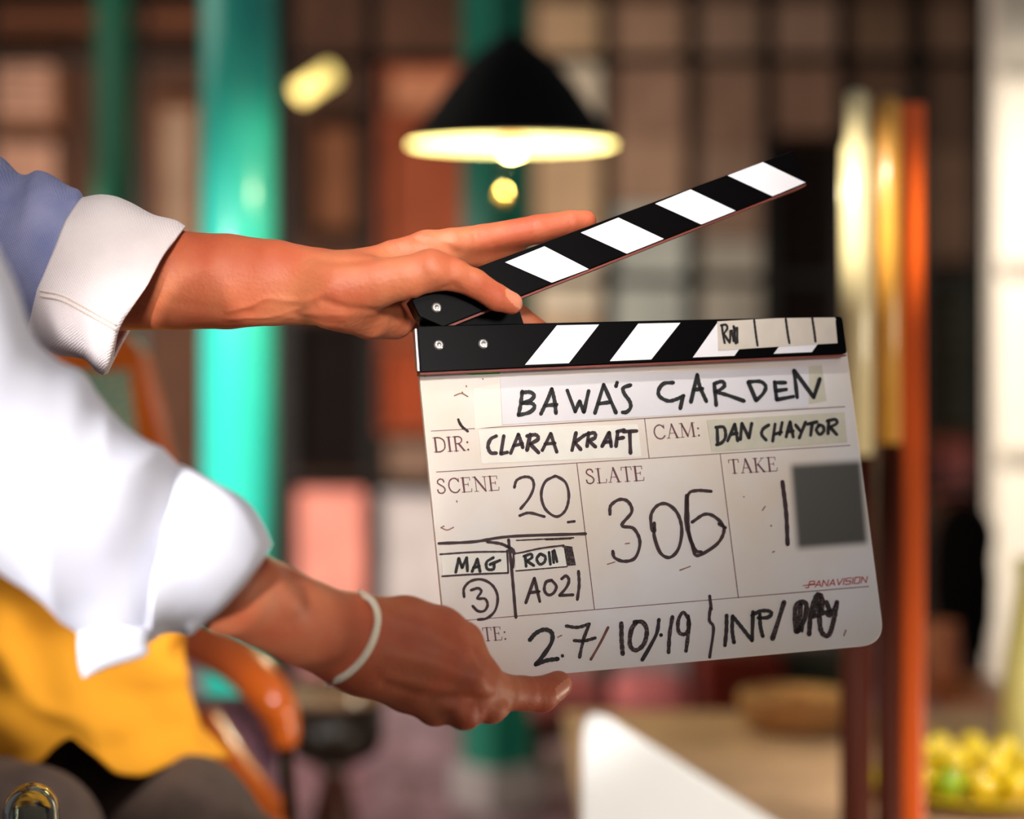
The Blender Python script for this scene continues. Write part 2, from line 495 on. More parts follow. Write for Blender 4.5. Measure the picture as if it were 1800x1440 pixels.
panel_frame((1350, 1482, 240, 620), D_, 0.16, 14, 0, 'dark_shutter', 'nearly black shutter behind the tip of the clapstick', 'shutter', blackish, dkbr, 10)
panel_frame((1636, 1722, 470, 760), D_, 0.16, 10, 0, 'dark_shutter', 'dark green brown shutter beside the white wall', 'shutter', mossy, dkbr, 8)
panel_frame((1625, 1740, 775, 880), D_ - 0.1, 0.16, 8, 0, 'wall_box', 'dusty pink box beside the white wall above the black cloth', 'box', C('rose_box', (150, 84, 78)), redbr, 0)

# iron grille in front of the facade
iron = mat('black_iron', (14, 12, 9), 0.7, var=0.3, scale=20, spec=0.15)
ge = empty('iron_grille', (0, 5.0, 0), 'black iron grille of upright bars and crossbars filling the background', 'grille')
def gd(px): return 5.0 + (px - 900) * 0.00016
for px, wd in ((502, 34), (652, 24), (1066, 22), (1216, 24), (1350, 24), (1484, 26), (1612, 30), (1728, 40), (250, 14), (-20, 20)):
    q = P(px, 0, gd(px)); r_ = wd * q.y / F / 2
    mk('bar', box(q.x - r_, q.x + r_, q.y - 0.015, q.y + 0.015, 0.0, 2.9), iron, ge)
for yy in (104, 492, 850):
    a = P(-300, yy, gd(-300)); b = P(1990, yy, gd(1990))
    if yy == 850: b = P(1990, yy, gd(1990))
    mk('crossbar', tube([a, b], 0.017, 8), iron, ge)

# teal columns
teal = mat('teal_gloss_paint', (58, 214, 190), 0.3, var=0.08, scale=3, coat=0.5)
teal_d = mat('deep_green_paint', (14, 100, 70), 0.4, var=0.15, scale=3)
def column(px, wpx, d, m, label):
    c = P(px, 0, d); r_ = wpx / 2 * d / F
    e = empty('teal_column', (c.x, d, 0), label, 'column')
    mk('shaft', lathe((c.x, d, 0.12), [(r_, 0), (r_, 2.6)], 40), m, e, True)
    mk('base', lathe((c.x, d, 0), [(r_ * 1.35, 0), (r_ * 1.35, 0.08), (r_ * 1.15, 0.1), (r_ * 1.1, 0.12)], 40), m, e)
    mk('capital', lathe((c.x, d, 2.72), [(r_ * 1.05, 0), (r_ * 1.3, 0.04), (r_ * 1.3, 0.1)], 40), m, e)
column(420, 132, 3.0, teal, 'bright turquoise painted round column behind the upper forearm')
column(200, 66, 4.4, teal_d, 'thin dark green round column at the top left, behind the blue sleeve')
c = P(872, 0, 4.1); e = empty('teal_column', (c.x, 4.1, 0), 'square turquoise and green post behind the black lampshade', 'column')
Mr = Matrix.Translation((c.x, 4.1, 0)) @ Matrix.Rotation(math.radians(40), 4, 'Z')
mk('shaft', xf(box(-0.06, 0.06, -0.06, 0.06, 0.1, 2.8), Mr), mat('teal_post_paint', (16, 120, 96), 0.4, var=0.1), e, mods=[bevel(0.004)])
mk('base', xf(box(-0.08, 0.08, -0.08, 0.08, 0, 0.1), Mr), mat('grey_plinth', (170, 160, 156), 0.8, var=0.1), e, mods=[bevel(0.006)])

# ------------------------------------------------------------------ pendant lamp
d = 2.6
c = P(900, 250, d); R = 186 * d / F; top = P(900, 78, d).z - c.z
lamp = empty('pendant_lamp', (c.x, d, c.z), 'black cone shaped pendant lamp with a glowing pale yellow inside', 'lamp')
blk = mat('black_enamel', (9, 7, 7), 0.6, spec=0.15)
prof_o = [(R, 0), (R * 0.985, 0.006), (R * 0.89, top * 0.14), (R * 0.74, top * 0.36), (R * 0.60, top * 0.58), (R * 0.46, top * 0.76), (R * 0.35, top * 0.88), (R * 0.24, top * 0.97), (R * 0.19, top)]
mk('lamp_shade', (lambda g: (g[0], g[1][:-2]))(lathe((c.x, d, c.z), prof_o, 64)), blk, lamp, True)
cream = mat('cream_enamel', (255, 246, 190), 0.5)
mk('shade_lining', (lambda g: (g[0], g[1][:-2]))(lathe((c.x, d, c.z - 0.001), [(r_ - 0.004, h_ - 0.003) for r_, h_ in prof_o], 64)), cream, lamp, True, label='cream inside of the shade')
mk('cap', lathe((c.x, d, c.z + top), [(R * 0.195, -0.004), (R * 0.17, 0.006), (0.012, 0.012), (0.006, 0.02)], 24), blk, lamp, True)
mk('cord', tube([(c.x, d, c.z + top + 0.018), (c.x, d, 2.9)], 0.0035, 8), blk, lamp)
bulbm = mat('bulb_glow', (255, 214, 140), 0.4, emit=3.5)
mk('bulb', lathe((c.x, d, c.z - 0.022), [(0.0, 0), (0.014, 0.004), (0.021, 0.014), (0.021, 0.026), (0.014, 0.045), (0.012, 0.07)], 24), bulbm, lamp, True, label='warm glowing bulb')
mk('bulb_holder', lathe((c.x, d, c.z + 0.045), [(0.013, 0), (0.016, 0.01), (0.016, top - 0.05)], 20), blk, lamp)
kb = P(884, 352, d)  # added knob and cord in place of a faint hanging bulb
mk('knob_cord', tube([(kb.x, d - 0.02, c.z + 0.05), (kb.x, d - 0.02, kb.z)], 0.0012, 6), blk, lamp)
mk('bulb_glint_knob', lathe((kb.x, d - 0.02, kb.z - 0.01), [(0, 0), (0.011, 0.006), (0.012, 0.013), (0.005, 0.024), (0, 0.028)], 16), mat('brass', (214, 170, 90), 0.25, metal=1), lamp, True, label='small brass knob added in place of a faint hanging bulb')
pl = bpy.data.lights.new('pendant_bulb_light', 'POINT'); pl.energy = 7.0; pl.color = (1.0, 0.9, 0.55); pl.shadow_soft_size = 0.02
plo = bpy.data.objects.new('pendant_bulb_light', pl); COL.objects.link(plo); plo.location = (c.x, d, c.z - 0.04)
lamp.rotation_euler = (math.radians(4.5), 0, 0)

# small tubular wall lamp on the grille
q = P(555, 146, 4.9)
wl = empty('tube_lamp', q, 'small slanted glowing yellow lamp on the grille, right of the turquoise column', 'lamp')
dv = Vector((0.056, 0, 0.036))
mk('tube', tube([q - dv * 1.0, q - dv * 0.9, q + dv * 0.9, q + dv], [0.012, 0.028, 0.028, 0.012], 16), mat('tube_glow', (255, 226, 130), 0.4, emit=1.5), wl, True, label='glowing yellow tube')
mk('bracket', tube([q - dv, P(505, 170, 4.985)], 0.007, 8), iron, wl)


# ------------------------------------------------------------------ poles at the right
d = 1.75
pw = empty('gloss_pole', (P(1506, 0, d).x, d, 0), 'round pole with cream gloss put into its colour, standing behind the right edge of the slate', 'pole')
c = P(1506, 0, d); zt = P(0, 158, d).z
creamp = mat('cream_gloss_tone', (240, 222, 172), 0.25, var=0.04, coat=0.5)  # window gloss on a brown post, put into the shaft colour
zm = P(0, 800, d).z
mk('lower_shaft', lathe((c.x, d, 0.03), [(0.0165, 0), (0.0165, zm - 0.03)], 32), mat('dark_varnish', (78, 30, 14), 0.6, spec=0.2), pw, True, label='dark lower half below the painted gloss')
mk('shaft', lathe((c.x, d, zm), [(0.0165, 0), (0.0165, zt - zm - 0.06), (0.0125, zt - zm - 0.05), (0.0125, zt - zm - 0.005), (0.006, zt - zm)], 32), creamp, pw, True)
mk('foot', lathe((c.x, d, 0), [(0.022, 0), (0.022, 0.02), (0.017, 0.03)], 24), MATS['dark_varnish'], pw)
c = P(1562, 0, d + 0.01); zt = P(0, 165, d).z
pg = empty('brass_pole', (c.x, d + 0.01, 0), 'round pole with golden sheen put into its colour, between the cream pole and the orange post', 'pole')
gold = mat('golden_sheen', (222, 160, 66), 0.3, var=0.1, coat=0.4)  # light along the post put into the colour, dark below it
zm = P(0, 780, d).z
mk('lower_shaft', lathe((c.x, d + 0.01, 0.03), [(0.0125, 0), (0.0125, zm - 0.03)], 28), mat('dark_varnish', (70, 26, 14)), pg, True, label='dark lower half below the painted gloss')
mk('shaft', lathe((c.x, d + 0.01, zm), [(0.0125, 0), (0.0125, zt - zm - 0.01), (0.007, zt - zm)], 28), gold, pg, True)
mk('foot', lathe((c.x, d + 0.01, 0), [(0.0135, 0), (0.0135, 0.02), (0.0125, 0.03)], 24), MATS['dark_varnish'], pg)
c = P(1606, 0, d + 0.02)
po = empty('wooden_post', (c.x, d + 0.04, 0), 'orange brown varnished square post right of the golden pole', 'post')
ow = mat('orange_varnished_wood', (218, 88, 16), 0.35, var=0.25, scale=6, stretch=(10, 10, 1), coat=0.3)
mk('shaft', box(c.x - 0.0125, c.x + 0.0125, d + 0.02, d + 0.06, 0.04, P(0, 172, d).z), ow, po, mods=[bevel(0.004, 3)])
mk('foot', box(c.x - 0.0122, c.x + 0.02, d + 0.005, d + 0.075, 0.0, 0.04), ow, po, mods=[bevel(0.004)])

# ------------------------------------------------------------------ low table with its things
tz = 0.49
tbl = empty('low_table', (0.45, 2.3, 0), 'low table with a worn beige top at the bottom right', 'table')
tt = mat('worn_beige_top', (186, 150, 118), 0.6, var=0.18, scale=9, bump=0.15)
for i in range(5):
    y0 = 1.86 + i * 0.15
    mk('plank', box(0.075 + 0.0005 * i, 1.05, y0, y0 + 0.147, tz - 0.03, tz), tt, tbl, mods=[bevel(0.003)])
mk('apron', box(0.1, 1.02, 1.89, 1.91, tz - 0.1, tz - 0.031), tt, tbl)
for x_ in (0.12, 1.0):
    for y_ in (1.92, 2.54):
        mk('leg', box(x_ - 0.022, x_ + 0.022, y_ - 0.022, y_ + 0.022, 0, tz - 0.032), tt, tbl, mods=[bevel(0.004)])
# white board: tall sheet leaning on the table's corner side, top edge sloping
wb = mat('white_board', (250, 248, 244), 0.6, var=0.02)
def slantboard():
    d0 = 1.74
    pts = [(1024, 1275), (1040, 1256), (1068, 1262), (1200, 1345), (1370, 1452), (1450, 1505), (1450, 1700), (1018, 1700)]
    fr = [P(x, y, d0) for x, y in pts]; bk = [p + Vector((0, 0.012, 0)) for p in fr]; n = len(pts)
    return fr + bk, [list(range(n))[::-1], [n + i for i in range(n)]] + [[i, (i + 1) % n, n + (i + 1) % n, n + i] for i in range(n)]
g = slantboard()
zb = min(v.z for v in g[0]); 
be = empty('white_panel_board', (g[0][0].x + 0.1, 1.74, 0), 'blank white board with a sloping top edge at the bottom centre', 'board')
mk('board', g, wb, be, mods=[bevel(0.003)])
xs = [v.x for v in g[0]]
for x_ in (min(xs) + 0.05, max(xs) - 0.05):
    mk('foot', box(x_ - 0.012, x_ + 0.012, 1.70, 1.80, 0, zb + 0.02), wb, be)
# wicker bowl
bd = 2.46
c = P(1398, 1322, bd)
bw = empty('wicker_bowl', (c.x, bd, tz), 'shallow woven wicker bowl on the beige table', 'bowl')
wick = mat('wicker', (226, 172, 112), 0.7, var=0.35, scale=60, stretch=(1, 1, 5), bump=0.6, bscale=90)
Rb = 96 * bd / F
mk('basin', lathe((c.x, bd, tz), [(Rb * 0.7, 0), (Rb * 0.92, 0.018), (Rb, 0.044), (Rb * 0.97, 0.05), (Rb * 0.88, 0.03), (Rb * 0.6, 0.012), (0.0, 0.010)], 48), wick, bw, True)
for k, hz in enumerate((0.014, 0.026, 0.038, 0.048)):
    rr = Rb * (0.9, 0.96, 1.0, 1.0)[k]
    mk('cane_ring', tube([(c.x + rr * math.cos(a_ * math.pi / 24), bd + rr * math.sin(a_ * math.pi / 24), tz + hz + 0.0015 * (a_ % 2)) for a_ in range(48)], 0.0035, 8, True), wick, bw, True)
for k, (dx, dy, r_) in enumerate(((-0.035, 0.0, 0.021), (0.008, 0.02, 0.023), (0.042, -0.005, 0.022))):
    o = mk('bread_roll', lathe((c.x + dx, bd + dy, tz + 0.013), [(0, 0), (r_ * 0.8, 0.004), (r_, r_ * 0.6), (r_ * 0.85, r_ * 1.1), (r_ * 0.4, r_ * 1.4), (0, r_ * 1.48)], 20),
           mat('bread_crust', (186, 110, 58), 0.6, var=0.3, scale=30), None, True, loc=(0, 0, 0))
    tag(o, ('small brown roll at the left in the wicker bowl', 'small brown roll in the middle of the wicker bowl', 'small brown roll at the right in the wicker bowl')[k], 'bread', 'rolls in the wicker bowl')
# yellow plate with yellow fruit
pd = 2.03
pc = P(1712, 1400, pd)
ye = empty('yellow_plate', (pc.x, pd, tz), 'glossy yellow plate under the yellow fruit at the bottom right', 'plate')
yg = mat('yellow_glaze', (236, 206, 52), 0.12, coat=0.6)
mk('dish', lathe((pc.x, pd, tz), [(0.05, 0), (0.055, 0.004), (0.125, 0.016), (0.127, 0.019), (0.12, 0.018), (0.05, 0.007), (0, 0.006)], 48), yg, ye, True)
mk('rim', tube([(pc.x + 0.126 * math.cos(a_ * math.pi / 24), pd + 0.126 * math.sin(a_ * math.pi / 24), tz + 0.018) for a_ in range(48)], 0.002, 6, True), yg, ye, True)
yf = mat('yellow_fruit_skin', (244, 214, 38), 0.12, var=0.08, scale=30, coat=0.8)
gf = mat('green_fruit_skin', (150, 190, 30), 0.12, var=0.1, scale=30, coat=0.8)
stalk = mat('stalk', (70, 80, 30), 0.7)
def fruit(m):
    r_ = 0.0165
    e = empty('yellow_fruit', (0, 0, 0), None, 'fruit', 'small yellow fruit on the plate')
    mk('flesh', lathe((0, 0, 0), [(0.0, 0.0), (r_ * 0.6, r_ * 0.2), (r_ * 0.95, r_ * 0.7), (r_, r_), (r_ * 0.9, r_ * 1.45), (r_ * 0.5, r_ * 1.9), (r_ * 0.12, r_ * 1.96), (0, r_ * 1.9)], 20), m, e, True)
    mk('stalk', tube([(0, 0, r_ * 1.85), (0.001, 0, r_ * 2.2)], 0.0008, 6), stalk, e)
    return e
fr0 = fruit(yf)
spots = []
for rr, n_ in ((0.0, 1), (0.036, 6), (0.072, 12)):
    for i in range(n_):
        a_ = 2 * math.pi * i / n_ + rr * 20
        spots.append((rr * math.cos(a_), rr * math.sin(a_), 0.0075 if rr < 0.05 else 0.011))
for i in range(7):
    a_ = 2 * math.pi * i / 7 + 0.4
    spots.append((0.050 * math.cos(a_) if i < 6 else 0, 0.050 * math.sin(a_) if i < 6 else 0, 0.034))
for i, (dx, dy, dz) in enumerate(spots):
    if i == 0: e = fr0
    else:
        e = fr0.copy(); COL.objects.link(e)
        for ch in list(fr0.children):
            c2 = ch.copy(); COL.objects.link(c2); c2.parent = e
            if ch.name.startswith('flesh') and i == 12:
                c2.data = ch.data.copy(); c2.data.materials[0] = gf
    e.location = (pc.x + dx, pd + dy, tz + dz)
    e.rotation_euler = (random.uniform(-.2, .2), random.uniform(-.2, .2), random.uniform(0, 6))
    e['label'] = 'small green fruit among the yellow ones on the plate' if i == 12 else 'small round yellow fruit heaped with others on the yellow plate'
    if i == 12: del e['group']

# ------------------------------------------------------------------ background furniture
# maroon cabinet and pink cushions under the slate
d = 4.4
c0 = P(1240, 1190, d); c1 = P(1378, 1190, d)
cab = empty('maroon_cabinet', ((c0.x + c1.x) / 2, d + 0.15, 0), 'dark maroon lacquered cabinet under the lower edge of the slate', 'cabinet')
mk('body', box(c0.x, c1.x, d, d + 0.3, 0.03, c0.z + 0.06), maroon, cab, mods=[bevel(0.006)])
mk('door', box(c0.x + 0.012, c1.x - 0.012, d - 0.012, d, 0.06, c0.z + 0.03), maroon, cab, mods=[bevel(0.004)])
mk('plinth', box(c0.x + 0.01, c1.x - 0.01, d + 0.02, d + 0.28, 0, 0.03), blackish, cab)
c0 = P(1385, 1170, 4.6); c1 = P(1482, 1170, 4.6)
st = empty('green_crate', ((c0.x + c1.x) / 2, 4.7, 0), 'dark green grey crate between the maroon cabinet and the brown pole', 'crate')
for i in range(6):
    mk('slat', box(c0.x, c1.x, 4.6, 4.8, 0.03 + i * 0.045, 0.068 + i * 0.045), mossy, st, mods=[bevel(0.003)])
for x_ in (c0.x + 0.01, c1.x - 0.01):
    mk('post', box(x_ - 0.008, x_ + 0.008, 4.805, 4.82, 0, 0.31), mossy, st)
d = 4.5
bench = empty('dark_bench', (P(1040, 0, d).x, d, 0), 'dark low bench carrying two pink cushions, seen under the slate', 'bench')
bx0 = P(925, 0, d).x; bx1 = P(1225, 0, d).x; bz = P(0, 1272, d).z
for i in range(4): mk('slat', box(bx0, bx1, d - 0.16 + i * 0.085, d - 0.085 + i * 0.085, bz - 0.02, bz), dkbr, bench, mods=[bevel(0.003)])
for x_ in (bx0 + 0.03, bx1 - 0.03): mk('leg', box(x_ - 0.015, x_ + 0.015, d - 0.15, d + 0.16, 0, bz - 0.02), dkbr, bench)
for px, lab in ((990, 'dusty pink cushion beside the tip of the lower finger'), (1140, 'dusty pink cushion left of the maroon cabinet')):
    q = P(px, 0, d); r_ = 0.085
    V, Fq = surface([(Vector((q.x - 0.04, d, bz + 0.075)), Vector((q.x + 0.04, d, bz + 0.075)), 0.062, 0.062, 0.7, 0.02),
                     (Vector((q.x - 0.04, d, bz + 0.055)), Vector((q.x + 0.04, d, bz + 0.055)), 0.055, 0.055, 0.7, 0.02)], 0.008)
    tag(mk('cushion', (V, Fq), pinkc, None, True), lab, 'cushion', 'pink cushions on the bench')

# black cloth on a stand, pot on a brown side table at the right edge
d = 3.0
stz = P(0, 1205, d).z
s2 = empty('side_table', (P(1700, 0, d).x, d, 0), 'brown wooden side table right of the orange post', 'table')
brn = mat('brown_varnish', (168, 94, 44), 0.4, var=0.2, scale=10)
x0 = P(1628, 0, d).x; x1 = P(1775, 0, d).x
for i in range(3): mk('plank', box(x0, x1, d - 0.15 + i * 0.1, d - 0.053 + i * 0.1, stz - 0.025, stz), brn, s2, mods=[bevel(0.004)])
mk('apron', box(x0 + 0.01, x1 - 0.01, d - 0.12, d - 0.1, stz - 0.075, stz - 0.026), dkbr, s2)
for x_ in (x0 + 0.015, x1 - 0.015):
    for y_ in (d - 0.11, d + 0.11): mk('leg', box(x_ - 0.01, x_ + 0.01, y_ - 0.01, y_ + 0.01, 0, stz - 0.026), brn, s2)
c = P(1655, 0, d - 0.03)
pot = empty('clay_pot', (c.x, c.y, stz), 'small terracotta pot on the brown side table', 'pot')
mk('body', lathe((c.x, c.y, stz), [(0.018, 0), (0.026, 0.03), (0.032, 0.07), (0.03, 0.095), (0.026, 0.11), (0.024, 0.11), (0.026, 0.09), (0.02, 0.01), (0, 0.01)], 28), mat('terracotta', (206, 130, 96), 0.8, var=0.12), pot, True)
mk('rim', tube([(c.x + 0.028 * math.cos(a_ * math.pi / 12), c.y + 0.028 * math.sin(a_ * math.pi / 12), stz + 0.112) for a_ in range(24)], 0.003, 6, True), MATS['terracotta'], pot, True)
# hanging black jacket
jd = 3.25
jr = empty('coat_stand', (P(1695, 0, jd).x, jd + 0.03, 0), 'thin dark stand carrying a black jacket beside the white wall', 'stand')
cx = P(1695, 0, jd).x
mk('pole', tube([(cx, jd + 0.03, 0.02), (cx, jd + 0.03, P(0, 868, jd).z)], 0.008, 12), iron, jr)
mk('base', lathe((cx, jd + 0.03, 0), [(0.07, 0), (0.07, 0.012), (0.01, 0.025)], 24), iron, jr)
mk('arm', tube([(cx - 0.045, jd + 0.03, P(0, 886, jd).z), (cx, jd + 0.03, P(0, 872, jd).z), (cx + 0.045, jd + 0.03, P(0, 886, jd).z)], 0.005, 8), iron, jr)

def loft(stations, dc, dr, nring=56, nst=40, folds=0.0, fs=30.0, seed=0.0, horizontal=False, back=None):
    """cloth tube. Each station: outline of its front from one silhouette edge to the other, in px"""
    m = len(stations); npt = 17
    S = []
    for st in stations:
        st = [np.array(p, float) for p in st]
        seg = [0]
        for p, q in zip(st[:-1], st[1:]): seg.append(seg[-1] + np.linalg.norm(q - p))
        seg = np.array(seg) / seg[-1]
        A = np.array(st)
        S.append(np.stack([np.interp(np.linspace(0, 1, npt), seg, A[:, 0]), np.interp(np.linspace(0, 1, npt), seg, A[:, 1])], 1))
    dcs = dc if hasattr(dc, '__len__') else [dc] * m
    drs = dr if hasattr(dr, '__len__') else [dr] * m
    flat = [tuple(s.ravel()) + (a_, b_) for s, a_, b_ in zip(S, dcs, drs)]
    R_ = catmull(flat, nst)
    V = []; Fc = []
    for j, row in enumerate(R_):
        pts = row[:-2].reshape(npt, 2); dcen, dd = row[-2], row[-1]
        for i in range(nring):
            th = 2 * math.pi * i / nring
            tt_ = (1 - math.cos(th)) / 2
            if th <= math.pi:
                x = np.interp(tt_, np.linspace(0, 1, npt), pts[:, 0]); y = np.interp(tt_, np.linspace(0, 1, npt), pts[:, 1])
            else:
                x = pts[0, 0] + (pts[-1, 0] - pts[0, 0]) * tt_; y = pts[0, 1] + (pts[-1, 1] - pts[0, 1]) * tt_
            p = P(x, y, dcen - dd * math.sin(th))
            if folds:
                ce = P((pts[0, 0] + pts[-1, 0]) / 2, (pts[0, 1] + pts[-1, 1]) / 2, dcen)
                nv = (p - ce); nv.normalize()
                q = Vector((p.x * fs, p.y * fs * 0.6, p.z * fs)) + Vector((seed, seed, seed))
                f1 = mnoise.noise(q); f2 = 1 - abs(mnoise.noise(q * 0.55 + Vector((5, 1, 2)))) * 2.2
                p = p + nv * folds * (0.6 * f1 + 0.8 * f2 - 0.3)
            V.append(p)
    for j in range(len(R_) - 1):
        for i in range(nring):
            k = (i + 1) % nring
            Fc.append([j * nring + i, j * nring + k, (j + 1) * nring + k, (j + 1) * nring + i])
    return V, Fc

jk = mk('black_jacket', loft([[(1668, 892), (1694, 880), (1728, 892)], [(1650, 930), (1695, 930), (1745, 930)], [(1642, 1010), (1695, 1010), (1745, 1010)], [(1645, 1080), (1690, 1075), (1742, 1085)], [(1680, 1130), (1705, 1165), (1736, 1140)]],
        jd + 0.0, 0.045, 40, 26, 0.006, 22, 3), mat('black_cloth', (12, 10, 10), 0.95, spec=0.1), None, True, mods=[solid(0.003)])
tag(jk, 'black jacket hanging beside the white wall above the side table', 'jacket')
# pale yellow vase at the right edge
d = 2.2
c = P(1812, 0, d)
vb = empty('pale_vase', (c.x, d, tz), 'tall pale yellow vase cut by the right edge of the picture', 'vase')
vz = P(0, 985, d).z - tz
mk('body', lathe((c.x, d, tz), [(0.036, 0), (0.04, 0.02), (0.034, vz * 0.5), (0.018, vz * 0.9), (0.02, vz), (0.017, vz), (0.015, vz * 0.9), (0.03, vz * 0.5), (0.0, 0.02)], 32), mat('pale_yellow_glaze', (244, 236, 160), 0.2, coat=0.5), vb, True)
mk('lip', tube([(c.x + 0.019 * math.cos(a_ * math.pi / 12), d + 0.019 * math.sin(a_ * math.pi / 12), tz + vz) for a_ in range(24)], 0.0025, 6, True), MATS['pale_yellow_glaze'], vb, True)

# pedestal stand behind the bracelet
d = 2.7
c = P(588, 0, d); z1 = P(0, 1208, d).z
pt = empty('pedestal_stand', (c.x, d, 0), 'turned dark wood pedestal stand below the bracelet', 'table')
tw = mat('turned_dark_wood', (74, 38, 24), 0.3, var=0.25, scale=8, stretch=(6, 6, 1), coat=0.4)
mk('top', lathe((c.x, d, z1), [(0.083, -0.02), (0.09, -0.012), (0.09, -0.002), (0.085, 0.0)], 48), mat('waxed_wood', (170, 136, 104), 0.15, coat=0.8), pt)
mk('drum', lathe((c.x, d, z1), [(0.05, -0.115), (0.072, -0.1), (0.078, -0.08), (0.078, -0.02)], 48), mat('green_black_wood', (38, 26, 16), 0.35), pt, True)
mk('stem', lathe((c.x, d, 0.03), [(0.03, 0), (0.022, 0.05), (0.034, 0.12), (0.02, 0.2), (0.038, 0.27), (0.02, z1 - 0.03 - 0.14), (0.034, z1 - 0.03 - 0.115)], 32), tw, pt, True)
mk('foot', lathe((c.x, d, 0), [(0.1, 0), (0.1, 0.015), (0.03, 0.035)], 32), tw, pt)

# bent metal handle at the bottom left corner
d = 1.02
gz = P(0, 1377, d).z; gc = P(55, 0, d)
gb = empty('glass_dome', (gc.x, d, 0.55), 'rounded top of a clear dark-edged glass dome in the bottom left corner', 'glass')
glm = mat('clear_glass', (205, 214, 204), 0.03, trans=1.0, ior=1.5)
Rg = 50 * d / F; hg = gz - 0.55
def dome(R_, top_): return [(R_ * 1.25, 0.0), (R_ * 1.15, top_ * 0.35), (R_, top_ - R_ * 0.95), (R_ * 0.92, top_ - R_ * 0.62), (R_ * 0.74, top_ - R_ * 0.32), (R_ * 0.48, top_ - R_ * 0.11), (R_ * 0.22, top_ - R_ * 0.02), (0.0, top_)]
gv = lathe((gc.x, d, 0.55), dome(Rg, hg) + dome(Rg - 0.0032, hg - 0.0040)[::-1][0:] , 64)
mk('dome', (gv[0], gv[1][:-1] + [[i, (i + 1) % 64, 15 * 64 + (i + 1) % 64, 15 * 64 + i][::-1] for i in range(64)]), glm, gb, True, mods=[sub(1)])
gt = empty('glass_stand', (gc.x, d, 0), 'slim dark stand under the glass dome, below the picture', 'stand')
mk('top', lathe((gc.x, d, 0.535), [(0.06, 0), (0.06, 0.0148)], 40), tw, gt)
mk('stem', lathe((gc.x, d, 0.02), [(0.012, 0), (0.01, 0.25), (0.014, 0.515)], 20), tw, gt)
mk('foot', lathe((gc.x, d, 0), [(0.08, 0), (0.08, 0.01), (0.012, 0.022)], 32), tw, gt)

# ------------------------------------------------------------------ orange wooden armchair
cw = mat('orange_chair_wood', (214, 104, 34), 0.22, var=0.25, scale=7, coat=0.7)
d = 1.95
ch = empty('wooden_armchair', (P(250, 0, d).x, d, 0), 'orange varnished wooden armchair behind the white sleeve', 'chair')
def sheet(poly, d0, th, d1=None):
    ds = d1 or [d0] * len(poly)
    fr = [P(x, y, dd) for (x, y), dd in zip(poly, ds)]; bk = [p + Vector((0, th, 0)) for p in fr]; n = len(poly)
    return fr + bk, [list(range(n))[::-1], [n + i for i in range(n)]] + [[i, (i + 1) % n, n + (i + 1) % n, n + i] for i in range(n)]
mk('backrest', sheet([(90, 560), (215, 580), (255, 620), (285, 720), (305, 830), (330, 1010), (60, 1010)], d, 0.03), cw, ch, mods=[bevel(0.008, 3)])
tq = mat('turquoise_brocade', (70, 150, 130), 0.8, scale=160, rgb2=(190, 190, 160), contrast=(0.42, 0.58))
mk('back_inlay', sheet([(120, 655), (225, 650), (236, 740), (240, 775), (130, 775)], d - 0.006, 0.006), tq, ch, label='patterned turquoise inlay')
mk('armrest', tube([P(250, 1105, 1.95), P(330, 1120, 1.85), P(420, 1165, 1.78), P(476, 1225, 1.74), P(497, 1272, 1.74), P(502, 1312, 1.74)], [0.022, 0.024, 0.024, 0.022, 0.018, 0.013], 20, steps=40), cw, ch, True)
mk('arm_support', tube([P(501, 1305, 1.745), P(518, 1518, 1.745)], 0.007, 12), dkbr, ch, True)
mk('seat_rail', tube([P(360, 1270, 1.86), P(420, 1360, 1.8), P(480, 1440, 1.76), P(520, 1520, 1.74)], [0.02, 0.02, 0.02, 0.02], 16, steps=24), cw, ch, True)
V, Fq = surface([(P(300, 1300, 2.0), P(420, 1300, 1.98), 0.05, 0.05, 1.0, 0.02), (P(300, 1420, 1.95), P(430, 1420, 1.95), 0.055, 0.05, 1.0, 0.02)], 0.008)
mk('seat_cushion', (V, Fq), mat('purple_tweed', (150, 108, 124), 0.95, scale=150, rgb2=(96, 66, 84), contrast=(0.42, 0.58)), ch, True, label='mottled purple cushion')
for a_, b_ in (((518, 1515, 1.745), (520, 1780)), ((300, 1400, 2.02), (300, 1780)), ((80, 1000, 1.97), (60, 1780))):
    p0 = P(*a_); p1 = Vector((P(b_[0], 0, a_[2]).x, a_[2], 0.0))
    mk('leg', tube([p0, p1], [0.018, 0.014], 14), cw, ch, True)

# ------------------------------------------------------------------ seated person in yellow
yp = empty('person', (P(0, 0, 1.5).x, 1.5, 0.0), 'seated person in a loose yellow shirt and dark grey trousers, bottom left', 'person')
skin2 = mat('skin_b', (150, 84, 58), 0.5, sss=0.1)
def W(x, y, z): return Vector((x, y, z))
hx = P(-300, 0, 1.5).x
V, Fq = surface([(W(hx, 1.5, 1.27), W(hx + 0.02, 1.49, 1.22), 0.088, 0.07, 1.1, 0.03), (W(hx, 1.5, 1.2), W(hx + 0.02, 1.5, 1.05), 0.05, 0.055, 1, 0.03),
                 (W(hx + 0.02, 1.5, 1.02), W(hx + 0.08, 1.5, 0.62), 0.10, 0.12, 1.0, 0.04), (W(hx + 0.085, 1.49, 1.235), W(hx + 0.1, 1.49, 1.215), 0.014, 0.016, 1, 0.02)], 0.01)
mk('body', (V, relax and Fq), skin2, yp, True)
V, Fq = surface([(W(hx - 0.01, 1.5, 1.29), W(hx - 0.02, 1.52, 1.25), 0.098, 0.09, 1.1, 0.02)], 0.01)
mk('hair', (V, Fq), mat('black_hair', (14, 11, 10), 0.6, bump=0.5), yp, True)
ysh = mat('yellow_shirt_cloth', (240, 164, 44), 0.85, var=0.10, scale=9, spec=0.2)
